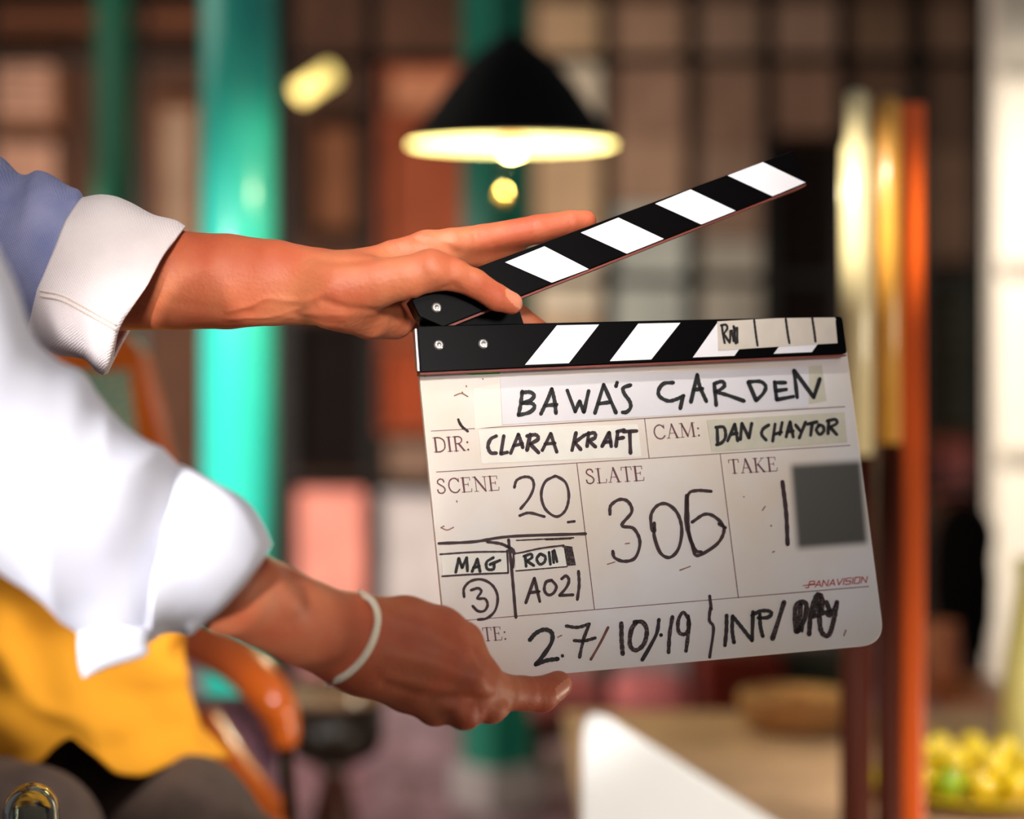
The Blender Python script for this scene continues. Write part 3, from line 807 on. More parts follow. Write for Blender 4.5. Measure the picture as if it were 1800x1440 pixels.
rows = [[(-300, 560), (-140, 520), (10, 570)], [(-330, 700), (-130, 690), (90, 700)], [(-340, 850), (-100, 850), (190, 850)], [(-340, 1000), (-50, 1000), (265, 1000)],
        [(-340, 1120), (0, 1130), (290, 1118)], [(-335, 1210), (0, 1215), (318, 1205)], [(-330, 1275), (0, 1280), (362, 1272)],
        [(-320, 1335), (-150, 1345), (0, 1345), (23, 1335), (66, 1348), (88, 1322), (113, 1284), (136, 1310), (171, 1341), (210, 1374), (272, 1346), (330, 1335), (374, 1332)]]
mk('shirt', loft(rows, 1.5, [0.10, 0.12, 0.13, 0.13, 0.13, 0.135, 0.14, 0.14], 130, 90, 0.026, 22, 8), ysh, yp, True, mods=[solid(0.003)])
V, Fq = surface([(P(-120, 1400, 1.55), P(60, 1440, 1.5), 0.09, 0.085, 1, 0.02), (P(60, 1455, 1.5), P(330, 1445, 1.42), 0.07, 0.048, 1, 0.03), (P(330, 1445, 1.42), P(450, 1560, 1.36), 0.048, 0.044, 1, 0.03),
                 (P(450, 1560, 1.36), P(470, 1900, 1.36), 0.044, 0.038, 1, 0.03), (P(-160, 1440, 1.5), P(40, 1490, 1.3), 0.08, 0.06, 1, 0.02), (P(40, 1490, 1.3), P(60, 2000, 1.3), 0.055, 0.045, 1, 0.02)], 0.009)
mk('trousers', (V, Fq), mat('grey_brown_denim', (92, 74, 66), 0.9, var=0.3, scale=22, rgb2=(58, 46, 42)), yp, True)

# ------------------------------------------------------------------ clapperboard
cb = empty('clapperboard', MB, 'white film clapperboard with black striped sticks, held by two hands', 'clapperboard')
slate_m = mat('slate_acrylic', (238, 230, 226), 0.38, scale=9, rgb2=(230, 210, 186), contrast=(0.35, 0.7), spec=0.4)
nt = slate_m.node_tree; bs = nt.nodes['Principled BSDF']
# grey erased patch with soft edges, in the slate's own coordinates
tc = nt.nodes.new('ShaderNodeTexCoord'); sp = nt.nodes.new('ShaderNodeSeparateXYZ'); nt.links.new(tc.outputs['Object'], sp.inputs[0])
inv = MB.inverted()
cs = [inv @ B(*p) for p in ((1390, 816), (1508, 812), (1530, 955), (1402, 965))]
cu = sum(v.x for v in cs) / 4; cv = sum(v.z for v in cs) / 4
hu = (cs[1].x - cs[0].x + cs[2].x - cs[3].x) / 4; hv = (cs[0].z - cs[3].z + cs[1].z - cs[2].z) / 4
masks = []
for out, cen, hf in (('X', cu, hu), ('Z', cv, hv)):
    s1 = nt.nodes.new('ShaderNodeMath'); s1.operation = 'SUBTRACT'; nt.links.new(sp.outputs[out], s1.inputs[0]); s1.inputs[1].default_value = cen
    s2_ = nt.nodes.new('ShaderNodeMath'); s2_.operation = 'ABSOLUTE'; nt.links.new(s1.outputs[0], s2_.inputs[0])
    mr = nt.nodes.new('ShaderNodeMapRange'); mr.interpolation_type = 'SMOOTHSTEP'
    mr.inputs['From Min'].default_value = hf + 0.0034; mr.inputs['From Max'].default_value = hf - 0.0034
    nt.links.new(s2_.outputs[0], mr.inputs['Value']); masks.append(mr)
mu = nt.nodes.new('ShaderNodeMath'); mu.operation = 'MULTIPLY'
nt.links.new(masks[0].outputs[0], mu.inputs[0]); nt.links.new(masks[1].outputs[0], mu.inputs[1])
mx = nt.nodes.new('ShaderNodeMix'); mx.data_type = 'RGBA'
old = bs.inputs['Base Color'].links[0].from_socket
nt.links.new(mu.outputs[0], mx.inputs[0]); nt.links.new(old, mx.inputs[6]); mx.inputs[7].default_value = (*lin((86, 82, 76)), 1)
nt.links.new(mx.outputs[2], bs.inputs['Base Color'])

panel_poly = rounded([(731, 600), (1484, 580), (1556, 1133), (791, 1203)], 44, 10, which={2, 3})
slate = mk('slate_panel', slab(panel_poly, -0.004, 0.0), slate_m, cb, mods=[bevel(0.0006)])
blk_lam = mat('black_laminate', (4, 3, 3), 0.28, spec=0.08)
barp = rounded([(733, 573), (1481, 556), (1490, 622), (739, 655)], 7, 4, which={1, 2})
bar = mk('fixed_stick', slab(barp, 0.0002, 0.009), blk_lam, cb, mods=[bevel(0.0006)], label='lower black stick with white stripes')
edge_m = mat('bare_wood_edge', (120, 50, 36), 0.5, var=0.25, scale=60)
mk('fixed_stick_edge', slab([(738, 655.5), (1488, 623), (1488, 626), (739, 658.5)], 0.0002, 0.0086), edge_m, cb, label='reddish bare edge under the lower stick')
mk('rear_stick', slab([(733, 575), (1479, 558), (1487, 620), (738, 652)], -0.0135, -0.0045), blk_lam, cb)
steel = mat('brushed_steel', (200, 190, 196), 0.3, metal=0.9)
for k, (h0, h1) in enumerate(((0.0012, 0.0070), (-0.0125, -0.0060))):
    pts_ = [B(733, 578, h1), B(738, 652, h1)]
    a_, b_ = pts_
    V = []
    for p in (a_, b_):
        for du in (-0.0012, 0.0004):
            for hh in (0, h0 - h1): V.append(p + EX * du + N0 * hh)
    mk('edge_strip', (V, [[0, 1, 3, 2], [4, 6, 7, 5], [0, 4, 5, 1], [2, 3, 7, 6], [0, 2, 6, 4], [1, 5, 7, 3]]), steel, cb, label='steel strip on the hinge end')
stp = rounded([(1396, 264), (1419, 322), (779, 575), (737, 557), (723, 528), (741, 506)], 5, 4, which={0, 1})
stick = mk('clap_stick', slab(stp, -0.0045, 0.009), blk_lam, cb, mods=[bevel(0.0006)], label='raised black stick with white stripes')
mk('clap_stick_edge', slab([(1418, 323.5), (1416, 327), (782, 578.5), (779, 575.5)], -0.0042, 0.0084), edge_m, cb, label='reddish bare edge under the raised stick')
mk('hinge_plate', slab([(740, 545), (850, 520), (908, 530), (922, 574), (738, 576)], -0.0095, -0.0055), blk_lam, cb)
white_st = mat('white_laminate', (246, 240, 242), 0.35)
for q in ([(888, 461), (957, 433), (1035, 473), (970, 497)], [(1021, 409), (1087, 382.5), (1167, 420), (1102, 446)], [(1152, 358), (1214, 333), (1293, 370.5), (1233, 394.5)], [(1279, 308.5), (1341, 285), (1416, 321), (1358, 345)]):
    mk('stripe', slab(q, 0.0088, 0.0092), white_st, stick)
for q in ([(979, 572), (1053, 570.5), (1000, 638.5), (923, 641.5)], [(1122, 569), (1196, 567.5), (1145, 632), (1072, 635)], [(1262, 566), (1336, 564), (1291, 625.5), (1218, 628.5)], [(1404, 563), (1470, 561), (1427, 619), (1360, 622)]):
    mk('stripe', slab(q, 0.0088, 0.0092), white_st, bar)
def screw(px, py, par):
    p = B(px, py, 0.0091)
    Rm = Matrix.Translation(p) @ Matrix((EX, EU, N0)).transposed().to_4x4()
    k = mat('screw_steel', (225, 220, 215), 0.25, metal=0.8)
    s_ = mk('screw', xf(lathe((0, 0, 0), [(0.0029, 0), (0.0029, 0.0006), (0.0021, 0.0015), (0.0013, 0.0016), (0.0011, 0.0008), (0, 0.0008)], 20), Rm), k, par, True)
for x_, y_ in ((771, 607), (849, 605)): screw(x_, y_, bar)
screw(767, 541, stick)

ink = mat('black_marker', (8, 6, 8), 0.5)
ink_r = mat('brown_black_marker', (52, 18, 20), 0.5, var=0.3, scale=400)
ink_d = mat('dry_black_marker', (34, 16, 14), 0.6, scale=900, rgb2=(120, 90, 82), contrast=(0.5, 0.72))
ink_p = mat('printed_maroon_ink', (110, 58, 66), 0.5)
ink_red = mat('printed_red_ink', (190, 40, 44), 0.5)
tape_w = mat('white_tape', (243, 236, 224), 0.55, var=0.04, scale=60)
tape_g = mat('pale_grey_tape', (228, 222, 224), 0.5, var=0.02, scale=30)
tape_b = mat('aged_tape', (212, 204, 182), 0.6, var=0.06, scale=120)

# ruled lines
lines = [[(758, 758), (1485, 715)], [(767, 830), (1494, 783)], [(1133, 736), (1141, 806)], [(1014, 815), (1045, 1072)], [(1266, 799), (1298, 1051)], [(777, 1094), (1045, 1072), (1527, 1031)]]
mk('printed_rule', ribbon(lines, 0.0002, 1.3), ink_p, slate)

# serif letters drawn with thick and thin strokes
tk, th, bo = 0.13, 0.05, 0.10
def sf(x, y, hw=0.15): return ([(x - hw, y), (x + hw, y)], th)
GL = {
 'D': (0.8, [([(.15, 0), (.15, 1)], tk), sf(.15, 0), sf(.15, 1), ([(.15, 1), (.45, .98), (.7, .8), (.76, .5), (.7, .2), (.45, .02), (.15, 0)], bo)]),
 'I': (0.34, [([(.17, 0), (.17, 1)], tk), sf(.17, 0), sf(.17, 1)]),
 'R': (0.75, [([(.15, 0), (.15, 1)], tk), sf(.15, 0), sf(.15, 1), ([(.15, 1), (.42, .99), (.57, .86), (.56, .66), (.42, .53), (.15, .5)], bo * .9), ([(.36, .5), (.68, .02)], tk), sf(.7, 0, .09)]),
 'C': (0.78, [([(.72, .78), (.6, .95), (.4, 1), (.18, .85), (.08, .5), (.18, .15), (.4, 0), (.6, .04), (.74, .2)], bo), ([(.73, 1), (.73, .72)], th)]),
 'A': (0.78, [([(.09, 0), (.37, 1)], th * 1.2), ([(.37, 1), (.66, 0)], tk), ([(.18, .35), (.52, .35)], th), sf(.09, 0, .1), sf(.66, 0, .14)]),
 'M': (1.0, [([(.12, 0), (.15, 1)], th), ([(.15, 1), (.48, .05)], tk), ([(.48, .05), (.82, 1)], th), ([(.84, 1), (.87, 0)], tk), sf(.1, 1, .1), sf(.12, 0, .12), sf(.88, 1, .1), sf(.88, 0, .13)]),
 'S': (0.6, [([(.48, .78), (.43, .94), (.28, 1), (.12, .92), (.08, .74), (.24, .58), (.42, .44), (.5, .24), (.4, .05), (.22, 0), (.07, .08), (.03, .26)], bo)]),
 'E': (0.7, [([(.15, 0), (.15, 1)], tk), sf(.15, 0), sf(.15, 1), ([(.15, 1), (.58, 1)], th), ([(.15, .52), (.45, .52)], th), ([(.15, 0), (.62, 0)], th), ([(.58, 1), (.58, .8)], th), ([(.45, .62), (.45, .42)], th), ([(.62, 0), (.65, .22)], th)]),
 'N': (0.86, [([(.15, 0), (.15, 1)], th), ([(.12, 1), (.74, 0)], tk), ([(.74, 0), (.74, 1)], th), sf(.15, 0, .13), sf(.08, 1, .1), sf(.74, 1, .13)]),
 'L': (0.66, [([(.15, 0), (.15, 1)], tk), sf(.15, 0), sf(.15, 1), ([(.15, 0), (.6, 0)], th), ([(.6, 0), (.63, .25)], th)]),
 'T': (0.68, [([(.34, 0), (.34, 1)], tk), sf(.34, 0), ([(.02, 1), (.66, 1)], th), ([(.02, 1), (.02, .78)], th), ([(.66, 1), (.66, .78)], th)]),
 'K': (0.8, [([(.15, 0), (.15, 1)], tk), sf(.15, 0), sf(.15, 1), ([(.62, 1), (.2, .45)], th), ([(.3, .57), (.66, 0)], tk), sf(.62, 1, .12), sf(.68, 0, .13)]),
 ':': (0.22, [([(.1, .04), (.1, .06)], .14), ([(.1, .56), (.1, .58)], .14)]),
}
PG = {'P': (.62, [[(0, 0), (0, 1), (.52, 1), (.56, .55), (0, .5)]]), 'A': (.66, [[(0, 0), (.3, 1)], [(.3, 1), (.6, 0)], [(.1, .3), (.5, .3)]]), 'N': (.66, [[(0, 0), (0, 1)], [(0, 1), (.55, 0)], [(.55, 0), (.55, 1)]]),
      'V': (.62, [[(0, 1), (.28, 0)], [(.28, 0), (.58, 1)]]), 'I': (.16, [[(.05, 0), (.05, 1)]]), 'S': (.6, [[(.52, 1), (0, 1)], [(0, 1), (0, .52)], [(0, .52), (.52, .5)], [(.52, .5), (.52, 0)], [(.52, 0), (0, 0)]]),
      'O': (.66, [[(0, 0), (0, 1)], [(0, 1), (.55, 1)], [(.55, 1), (.55, 0)], [(.55, 0), (0, 0)]])}
def setword(word, p0, p1, cap, glyphs, wd=None, slant=0.0, lean=-0.125, gap=0.09, curved=True):
    tot = sum(glyphs[c_][0] for c_ in word) + gap * (len(word) - 1)
    p0 = np.array(p0, float); p1 = np.array(p1, float); ux = (p1 - p0) / tot
    uy = np.array((lean * 1.0, -1.0)) * cap
    out = []; x = 0
    for c_ in word:
        w_, st = glyphs[c_]
        for s_ in st:
            if wd is None: pts, t_ = s_; t_ = t_ * cap
            else: pts, t_ = s_, wd
            out.append(([tuple(p0 + ux * (x + a_ + slant * b_) + uy * b_) for a_, b_ in pts], t_))
        x += w_ + gap
    return out
def word(w_, v, a_, b_, cap):
    mk('printed_word', ribbon(setword(w_, Tp(v, [a_])[0], Tp(v, [b_])[0], cap, GL), 0.00022, 1), ink_p, slate)
word('DIR:', 2, (228, 702), (455, 690), 25)
word('SCENE', 2, (250, 964), (645, 942), 25)
word('SLATE', 2, (1192, 902), (1562, 880), 25)
word('CAM:', 3, (178, 620), (475, 600), 24)
word('TAKE', 3, (658, 838), (965, 820), 24)
word('DATE:', 4, (300, 985), (648, 962), 23)
pn = setword('PANAVISION', Tp(5, [(1150, 545)])[0], Tp(5, [(1572, 508)])[0], 10.5, PG, 1.7, slant=0.22)
pn.append((Tp(5, [(1112, 530), (1200, 522)]), 1.6)); pn.append((Tp(5, [(1128, 545), (1150, 545)]), 1.6))
def straight(strokes, h):
    """printed sans letters: straight segments only"""
    segs = []
    for s_, t_ in strokes:
        for a_, b_ in zip(s_[:-1], s_[1:]): segs.append(([a_, b_], t_))
    return ribbon(segs, h, 1)
mk('printed_word', straight(pn, 0.00022), ink_red, slate, label='small red printed lettering')

def hand(name, strokes, wd, m, par, h=0.0003): mk(name, ribbon(strokes, h, wd * 1.28), m, par)
# tapes
def tape(poly, m, h=0.0004, label=None):
    return mk('tape_strip', slab(poly, 0.00005, h), m, cb, label=label)
t1 = tape(Tp(2, [(472, 300), (640, 265), (655, 535), (485, 556)]), mat('cream_tape', (242, 232, 218), 0.5), 0.0003, 'faint cream tape end at the left of the title')
t1b = tape(Tp(3, [(1150, 160), (1240, 150), (1272, 378), (1150, 400)]), tape_b, 0.0003, 'aged tape end at the right of the title')
t2 = tape(Tp(2, [(645, 228)]) + Tp(3, [(1158, 163), (1158, 418)]) + Tp(2, [(660, 528)]), tape_g, 0.0005, 'long pale tape with the title')
hand('handwriting', T(2, [[(785, 318), (775, 400), (762, 465)], [(785, 325), (835, 322), (860, 345), (835, 375), (785, 392)], [(785, 392), (845, 393), (862, 418), (830, 450), (762, 468)],
      [(903, 460), (945, 370), (972, 302)], [(972, 302), (990, 380), (998, 455)], [(928, 408), (1002, 400)],
      [(1070, 312), (1120, 445)], [(1120, 445), (1148, 380)], [(1148, 380), (1175, 448)], [(1175, 448), (1205, 315)],
      [(1245, 455), (1300, 275)], [(1300, 275), (1378, 452)], [(1268, 395), (1345, 385)], [(1385, 262), (1378, 285)],
      [(1470, 278), (1425, 295), (1430, 330), (1465, 380), (1470, 420), (1445, 448), (1420, 450)]]) +
     T(3, [[(300, 262), (240, 268), (208, 310), (215, 350), (270, 378), (325, 365), (366, 345)], [(362, 348), (345, 425)],
      [(412, 385), (452, 212)], [(452, 212), (470, 290), (510, 380)], [(430, 308), (485, 300)],
      [(560, 268), (572, 405)], [(560, 268), (610, 255), (625, 280), (600, 305), (568, 320)], [(568, 320), (640, 340), (748, 378)],
      [(775, 258), (825, 375)], [(775, 258), (850, 255), (885, 285), (870, 330), (825, 375)],
      [(942, 258), (955, 370)], [(942, 262), (1010, 262)], [(950, 315), (1015, 305)], [(955, 370), (1060, 350)],
      [(1065, 185), (1085, 355)], [(1065, 185), (1190, 355)], [(1190, 355), (1228, 238)]]), 5.4, ink, t2, 0.0007)
t3 = tape(Tp(2, [(505, 560), (1515, 525), (1540, 730), (530, 775)]), tape_w, 0.0004, 'white tape under the first name')
hand('handwriting', T(2, [[(620, 600), (585, 620), (568, 665), (585, 705), (620, 708)], [(668, 600), (650, 710)], [(650, 712), (690, 703)],
      [(712, 708), (760, 590)], [(760, 590), (782, 650), (788, 672)], [(732, 662), (785, 648)],
      [(835, 590), (815, 690)], [(815, 600), (870, 592), (885, 620), (835, 650)], [(835, 650), (888, 705)],
      [(912, 690), (965, 585)], [(965, 585), (1003, 700)], [(930, 650), (990, 645)],
      [(1125, 580), (1100, 690)], [(1178, 595), (1118, 640)], [(1118, 640), (1155, 685)],
      [(1205, 580), (1195, 665)], [(1190, 590), (1240, 580), (1245, 610), (1205, 630)], [(1205, 630), (1248, 668)],
      [(1290, 665), (1335, 578)], [(1335, 578), (1348, 665)], [(1305, 640), (1345, 635)],
      [(1390, 570), (1378, 665)], [(1385, 572), (1430, 562)], [(1385, 618), (1425, 610)],
      [(1425, 572), (1508, 568)], [(1465, 575), (1470, 708)]]), 5.2, mat('plum_marker', (44, 14, 22), 0.5), t3, 0.0006)
t4 = tape(Tp(3, [(512, 498), (1385, 448), (1402, 640), (545, 700)]), tape_b, 0.0004, 'yellowed tape under the second name')
hand('handwriting', T(3, [[(578, 545), (582, 650)], [(570, 545), (620, 545), (632, 600), (610, 640), (575, 655)], [(645, 630), (690, 525)], [(690, 525), (708, 630)], [(662, 590), (705, 582)],
      [(725, 622), (735, 520)], [(735, 520), (780, 612)], [(780, 612), (797, 520)], [(905, 530), (870, 555), (860, 590), (888, 625)],
      [(945, 525), (930, 632)], [(990, 515), (975, 590)], [(938, 590), (985, 575)], [(1015, 605), (1040, 510)], [(1040, 510), (1060, 605)], [(1020, 575), (1060, 568)],
      [(1075, 530), (1105, 568)], [(1138, 512), (1098, 612)], [(1150, 525), (1210, 510)], [(1180, 520), (1170, 595)],
      [(1225, 530), (1206, 560), (1228, 590), (1254, 565), (1245, 535), (1220, 530)], [(1285, 500), (1280, 585)], [(1275, 505), (1325, 495), (1335, 520), (1290, 545)], [(1295, 545), (1335, 590)]]), 4.6, ink_r if False else mat('dark_marker', (20, 12, 10), 0.5), t4, 0.0006)
hand('handwriting', T(2, [[(735, 925), (750, 880), (800, 858), (845, 870), (858, 920), (830, 990), (775, 1060)], [(768, 1104), (830, 1086), (925, 1110)],
      [(985, 856), (930, 890), (905, 970), (930, 1060), (1000, 1110), (1058, 1070), (1080, 980), (1060, 895), (1005, 856), (985, 856)],
      [(1075, 1145), (1115, 1140)]]), 3.9, ink_r, slate)
hand('handwriting', T(2, [[(1340, 1095), (1345, 1040), (1400, 1002), (1455, 1015), (1478, 1080), (1415, 1165), (1490, 1185), (1530, 1270), (1500, 1370), (1430, 1393), (1370, 1370), (1358, 1330)]]) +
     T(3, [[(180, 1150), (182, 1205), (165, 1185), (160, 1100), (200, 1040), (260, 1030), (325, 1085), (355, 1190), (335, 1310), (280, 1368), (220, 1340), (182, 1240), (180, 1180)],
      [(540, 950), (450, 945), (395, 972), (393, 1100), (402, 1220), (440, 1320), (480, 1335)], [(385, 975), (382, 1150), (420, 1290), (445, 1355), (505, 1335), (590, 1270), (622, 1185), (570, 1115), (500, 1095), (420, 1145)], [(590, 1155), (630, 1180)]]), 4.6, ink_r, slate)
hand('handwriting', T(3, [[(992, 890), (1015, 1080), (1025, 1285)]]), 5.6, ink_r, slate, 0.0004)
# marker grid lines and small labels, lower left
hand('marker_line', T(4, [[(135, 238), (400, 225), (680, 185), (1240, 165)], [(500, 225), (600, 240), (660, 265)], [(660, 210), (685, 450), (715, 795)], [(650, 260), (700, 300), (690, 420)]]), 4.2, ink_r, slate)
t5 = tape(Tp(4, [(150, 325), (640, 305), (655, 460), (165, 480)]), tape_w, 0.0004, 'small white tape at the left')
t6 = tape(Tp(4, [(705, 325), (1075, 268), (1098, 408), (715, 440)]), tape_w, 0.0004, 'small white tape at the right')
mk('smudge', slab(Tp(4, [(1062, 250), (1140, 262), (1168, 402), (1100, 408)]), 0.00005, 0.0003), ink_d, slate)
hand('marker_line', T(4, [[(145, 320), (400, 303), (645, 300)], [(160, 485), (400, 470), (655, 460)], [(650, 290), (657, 460)], [(670, 290), (720, 312), (900, 275), (1075, 252)]]), 2.6, ink_r, slate, 0.00045)
hand('marker_line', T(4, [[(720, 215), (930, 205), (1150, 195)], [(940, 210), (1130, 202)], [(715, 445), (1100, 412)]]), 2.0, ink_d, slate)
inkm = MATS['dark_marker']
hand('handwriting', T(4, [[(262, 455), (285, 350)], [(285, 350), (310, 420)], [(310, 420), (345, 345)], [(345, 345), (350, 445)], [(385, 450), (425, 355)], [(425, 355), (445, 450)], [(395, 420), (440, 410)],
      [(545, 345), (495, 378), (500, 430), (545, 432), (552, 395)], [(520, 397), (595, 365)]]), 4.2, inkm, t5, 0.0006)
hand('handwriting', T(4, [[(785, 330), (792, 410)], [(775, 335), (828, 318), (835, 345), (797, 370)], [(797, 370), (850, 405)], [(895, 318), (872, 355), (895, 395), (930, 378), (936, 338), (900, 316)],
      [(965, 305), (975, 395)], [(1003, 290), (1025, 375)], [(992, 298), (1000, 382)]]), 4.0, inkm, t6, 0.0006)
hand('handwriting', T(4, [[(325, 640), (325, 575), (375, 522), (460, 510), (540, 555), (578, 640), (560, 740), (500, 800), (430, 812)], [(378, 590), (430, 575), (455, 600), (425, 652), (482, 655), (502, 700), (478, 745), (430, 748), (390, 710)]]), 3.8, ink_r, slate)
hand('handwriting', T(4, [[(790, 685), (855, 500)], [(855, 500), (895, 675)], [(815, 610), (890, 600)], [(985, 515), (942, 530), (930, 590), (960, 626), (1000, 610), (1020, 560), (985, 515)],
      [(1060, 505), (1092, 482), (1115, 512), (1098, 565), (1045, 630)], [(1045, 630), (1145, 625)], [(1187, 448), (1192, 550), (1178, 660)]]), 4.2, ink_r, slate)
# date row
hand('handwriting', T(4, [[(820, 965), (865, 915), (930, 887), (985, 910), (985, 980), (930, 1070), (865, 1150)], [(865, 1150), (945, 1120), (1030, 1108)]]), 6.0, mat('dark_marker_b', (30, 16, 14), 0.55, var=0.4, scale=500), slate)
mdb = MATS['dark_marker_b']
hand('handwriting', T(4, [[(1065, 1083), (1066, 1086)], [(1095, 860), (1180, 870), (1268, 845)], [(1268, 845), (1225, 960), (1195, 1095)], [(1155, 970), (1230, 972), (1312, 950)]]), 4.6, ink_d, slate)
hand('handwriting', T(4, [[(1410, 870), (1350, 990), (1280, 1112)]]), 3.6, mat('faded_brown_marker', (120, 70, 58), 0.6, var=0.3, scale=300), slate)
hand('handwriting', T(4, [[(1510, 840), (1512, 960), (1520, 1070)], [(1625, 828), (1585, 890), (1575, 1000), (1618, 1043), (1680, 995), (1702, 895), (1670, 832), (1610, 830)]]), 6.0, ink_d, slate)
hand('handwriting', T(5, [[(75, 775), (60, 870), (10, 970), (-45, 1065)]]), 5.0, mdb, slate)
hand('handwriting', T(5, [[(172, 755), (152, 880), (145, 1010)], [(290, 775), (250, 722), (215, 780), (218, 862), (262, 880), (292, 830), (285, 750)], [(288, 770), (285, 880), (270, 1000)], [(90, 885), (91, 887)]]), 5.2, ink_d, slate)
hand('marker_line', T(5, [[(440, 605), (452, 700)], [(445, 690), (438, 780), (468, 840), (440, 1045)]]), 4.2, ink_r, slate)
hand('handwriting', T(5, [[(562, 745), (560, 850), (550, 960)], [(605, 750), (602, 850), (615, 940)], [(605, 750), (670, 830), (745, 925)], [(745, 925), (752, 720)],
      [(745, 745), (800, 715), (860, 712), (885, 732), (855, 760), (790, 762)], [(800, 735), (805, 820), (822, 895)]]), 5.2, mdb, slate)
hand('handwriting', T(5, [[(975, 650), (935, 780), (892, 912)]]), 6.5, ink_d, slate)
hand('handwriting', T(5, [[(1060, 860), (1055, 700), (1090, 650), (1135, 665), (1125, 770), (1070, 862)], [(1085, 850), (1095, 660)], [(1155, 880), (1170, 720), (1215, 595), (1252, 640), (1240, 720)], [(1165, 760), (1300, 715)],
      [(1225, 660), (1240, 850), (1295, 888), (1332, 780), (1355, 650)], [(1280, 650), (1310, 735), (1290, 740)], [(1180, 740), (1240, 600)]]), 6.6, ink_d, slate, 0.0003)
hand('handwriting', T(5, [[(1160, 880), (1175, 720), (1218, 600)], [(1240, 700), (1305, 735), (1350, 655)], [(1105, 860), (1128, 700)]]), 3.4, mdb, slate, 0.0004)
# stains and old glue
dirt = mat('brown_stain', (150, 108, 92), 0.7)
hand('stain', T(2, [[(380, 495), (395, 530), (440, 570)], [(385, 510), (410, 548)]]), 3.5, ink_r, slate)
hand('stain', T(2, [[(430, 282), (432, 288)], [(404, 322), (408, 324)], [(168, 218), (172, 220)], [(535, 238), (537, 240)], [(270, 1180), (310, 1195), (350, 1178)], [(270, 1180), (290, 1170)], [(355, 345), (400, 330), (440, 350)], [(370, 1010), (372, 1018)]]) +
     T(5, [[(1405, 890), (1420, 850)], [(225, 420), (300, 392)], [(880, 98), (882, 100)]]) + T(3, [[(865, 1070), (882, 1045)], [(745, 985), (749, 985)], [(918, 1166), (922, 1168)], [(930, 1335), (940, 1330)]]) + T(4, [[(1540, 240), (1570, 236)], [(1030, 945), (1060, 930)], [(1405, 395), (1460, 378)]]), 1.8, dirt, slate)
mk('green_tape', slab([(792, 655), (830, 653.6), (879, 652), (879, 657), (830, 659)], 0.00005, 0.0006), mat('green_tape', (40, 190, 70), 0.6), cb)
# tape on the lower stick
tp = mk('stick_tape', slab(Tp(7, [(80, 180), (830, 140), (1570, 130), (1600, 455), (850, 500), (90, 550)]), 0.0090, 0.0096), mat('aged_tape_b', (216, 202, 186), 0.55, var=0.05, scale=80), bar, label='strip of aged white tape')
mk('handwriting', ribbon(T(7, [[(545, 165), (565, 330), (588, 485)], [(945, 150), (970, 330), (992, 455)], [(1280, 135), (1305, 300), (1322, 435)],
      [(135, 225), (150, 340), (172, 455)], [(125, 232), (185, 222), (205, 268), (162, 335)], [(162, 340), (235, 450)], [(245, 300), (240, 430)], [(262, 295), (285, 430)], [(285, 240), (312, 460)], [(330, 260), (333, 450)], [(305, 262), (292, 430)]]), 0.0099, 4.0), mat('dark_marker', (20, 12, 10)), bar)

# ------------------------------------------------------------------ the person holding the board
skin = mat('skin', (198, 116, 78), 0.52, scale=26, rgb2=(180, 82, 52), bump=0.2, bscale=420, sss=0.12, contrast=(0.35, 0.7))
nail = mat('nail', (210, 132, 100), 0.35, var=0.04)
pe = empty('person', (-0.78, 0.95, 0.0), 'crouching person in a pale blue shirt with rolled white cuffs holding the clapperboard', 'person')

def U(px, py, off, r): return (px, py, dB(px, py) + off, r)
prims = []
# far (upper) forearm, from above the elbow to the wrist
prims += chain([(-60, 470, 1.05, 100), (60, 486, 1.02, 94), (200, 491, 1.0, 90), (315, 493, 0.99, 86), (400, 495, 0.985, 83), (480, 497, 0.98, 75), (560, 504, 0.975, 67), (622, 508, 0.973, 60)], 0.85, 0.008)
# thumb side of the palm
prims += chain([U(600, 507, -0.004, 52), U(665, 495, -0.012, 42), U(715, 488, -0.0175, 38), U(757, 475, -0.0195, 35)], 0.8, 0.013)
prims += chain([U(625, 484, 0.008, 38), U(690, 453, 0.010, 30), U(750, 436, 0.011, 30)], 0.9, 0.008)
prims += chain([U(585, 534, 0.002, 42), U(650, 558, 0.012, 38), U(695, 566, 0.024, 31)], 0.8, 0.007)
prims += chain([U(650, 500, 0.012, 44), U(730, 480, 0.030, 34)], 0.8, 0.009)
prims += chain([U(640, 525, 0.014, 40), U(712, 540, 0.032, 30)], 0.8, 0.009)
# index finger lying on top of the clapstick
prims += chain([U(750, 437, 0.011, 31), U(792, 429, 0.009, 27.5), U(850, 421, 0.009, 26.5), U(945, 403.5, 0.006, 25.5), U(1001, 392.5, 0.005, 22), U(1029, 389, 0.005, 19.5)], 1.0, 0.003)
prims += chain([U(775, 447, 0.012, 27), U(845, 445, 0.014, 25), U(905, 431, 0.013, 18)], 0.8, 0.004)
# thumb in front
prims += chain([U(757, 475, -0.0195, 34), U(798, 482, -0.021, 29.5), U(834, 498, -0.0205, 25), U(873, 523, -0.0190, 23.5), U(899, 533, -0.018, 20)], 0.9, 0.004)
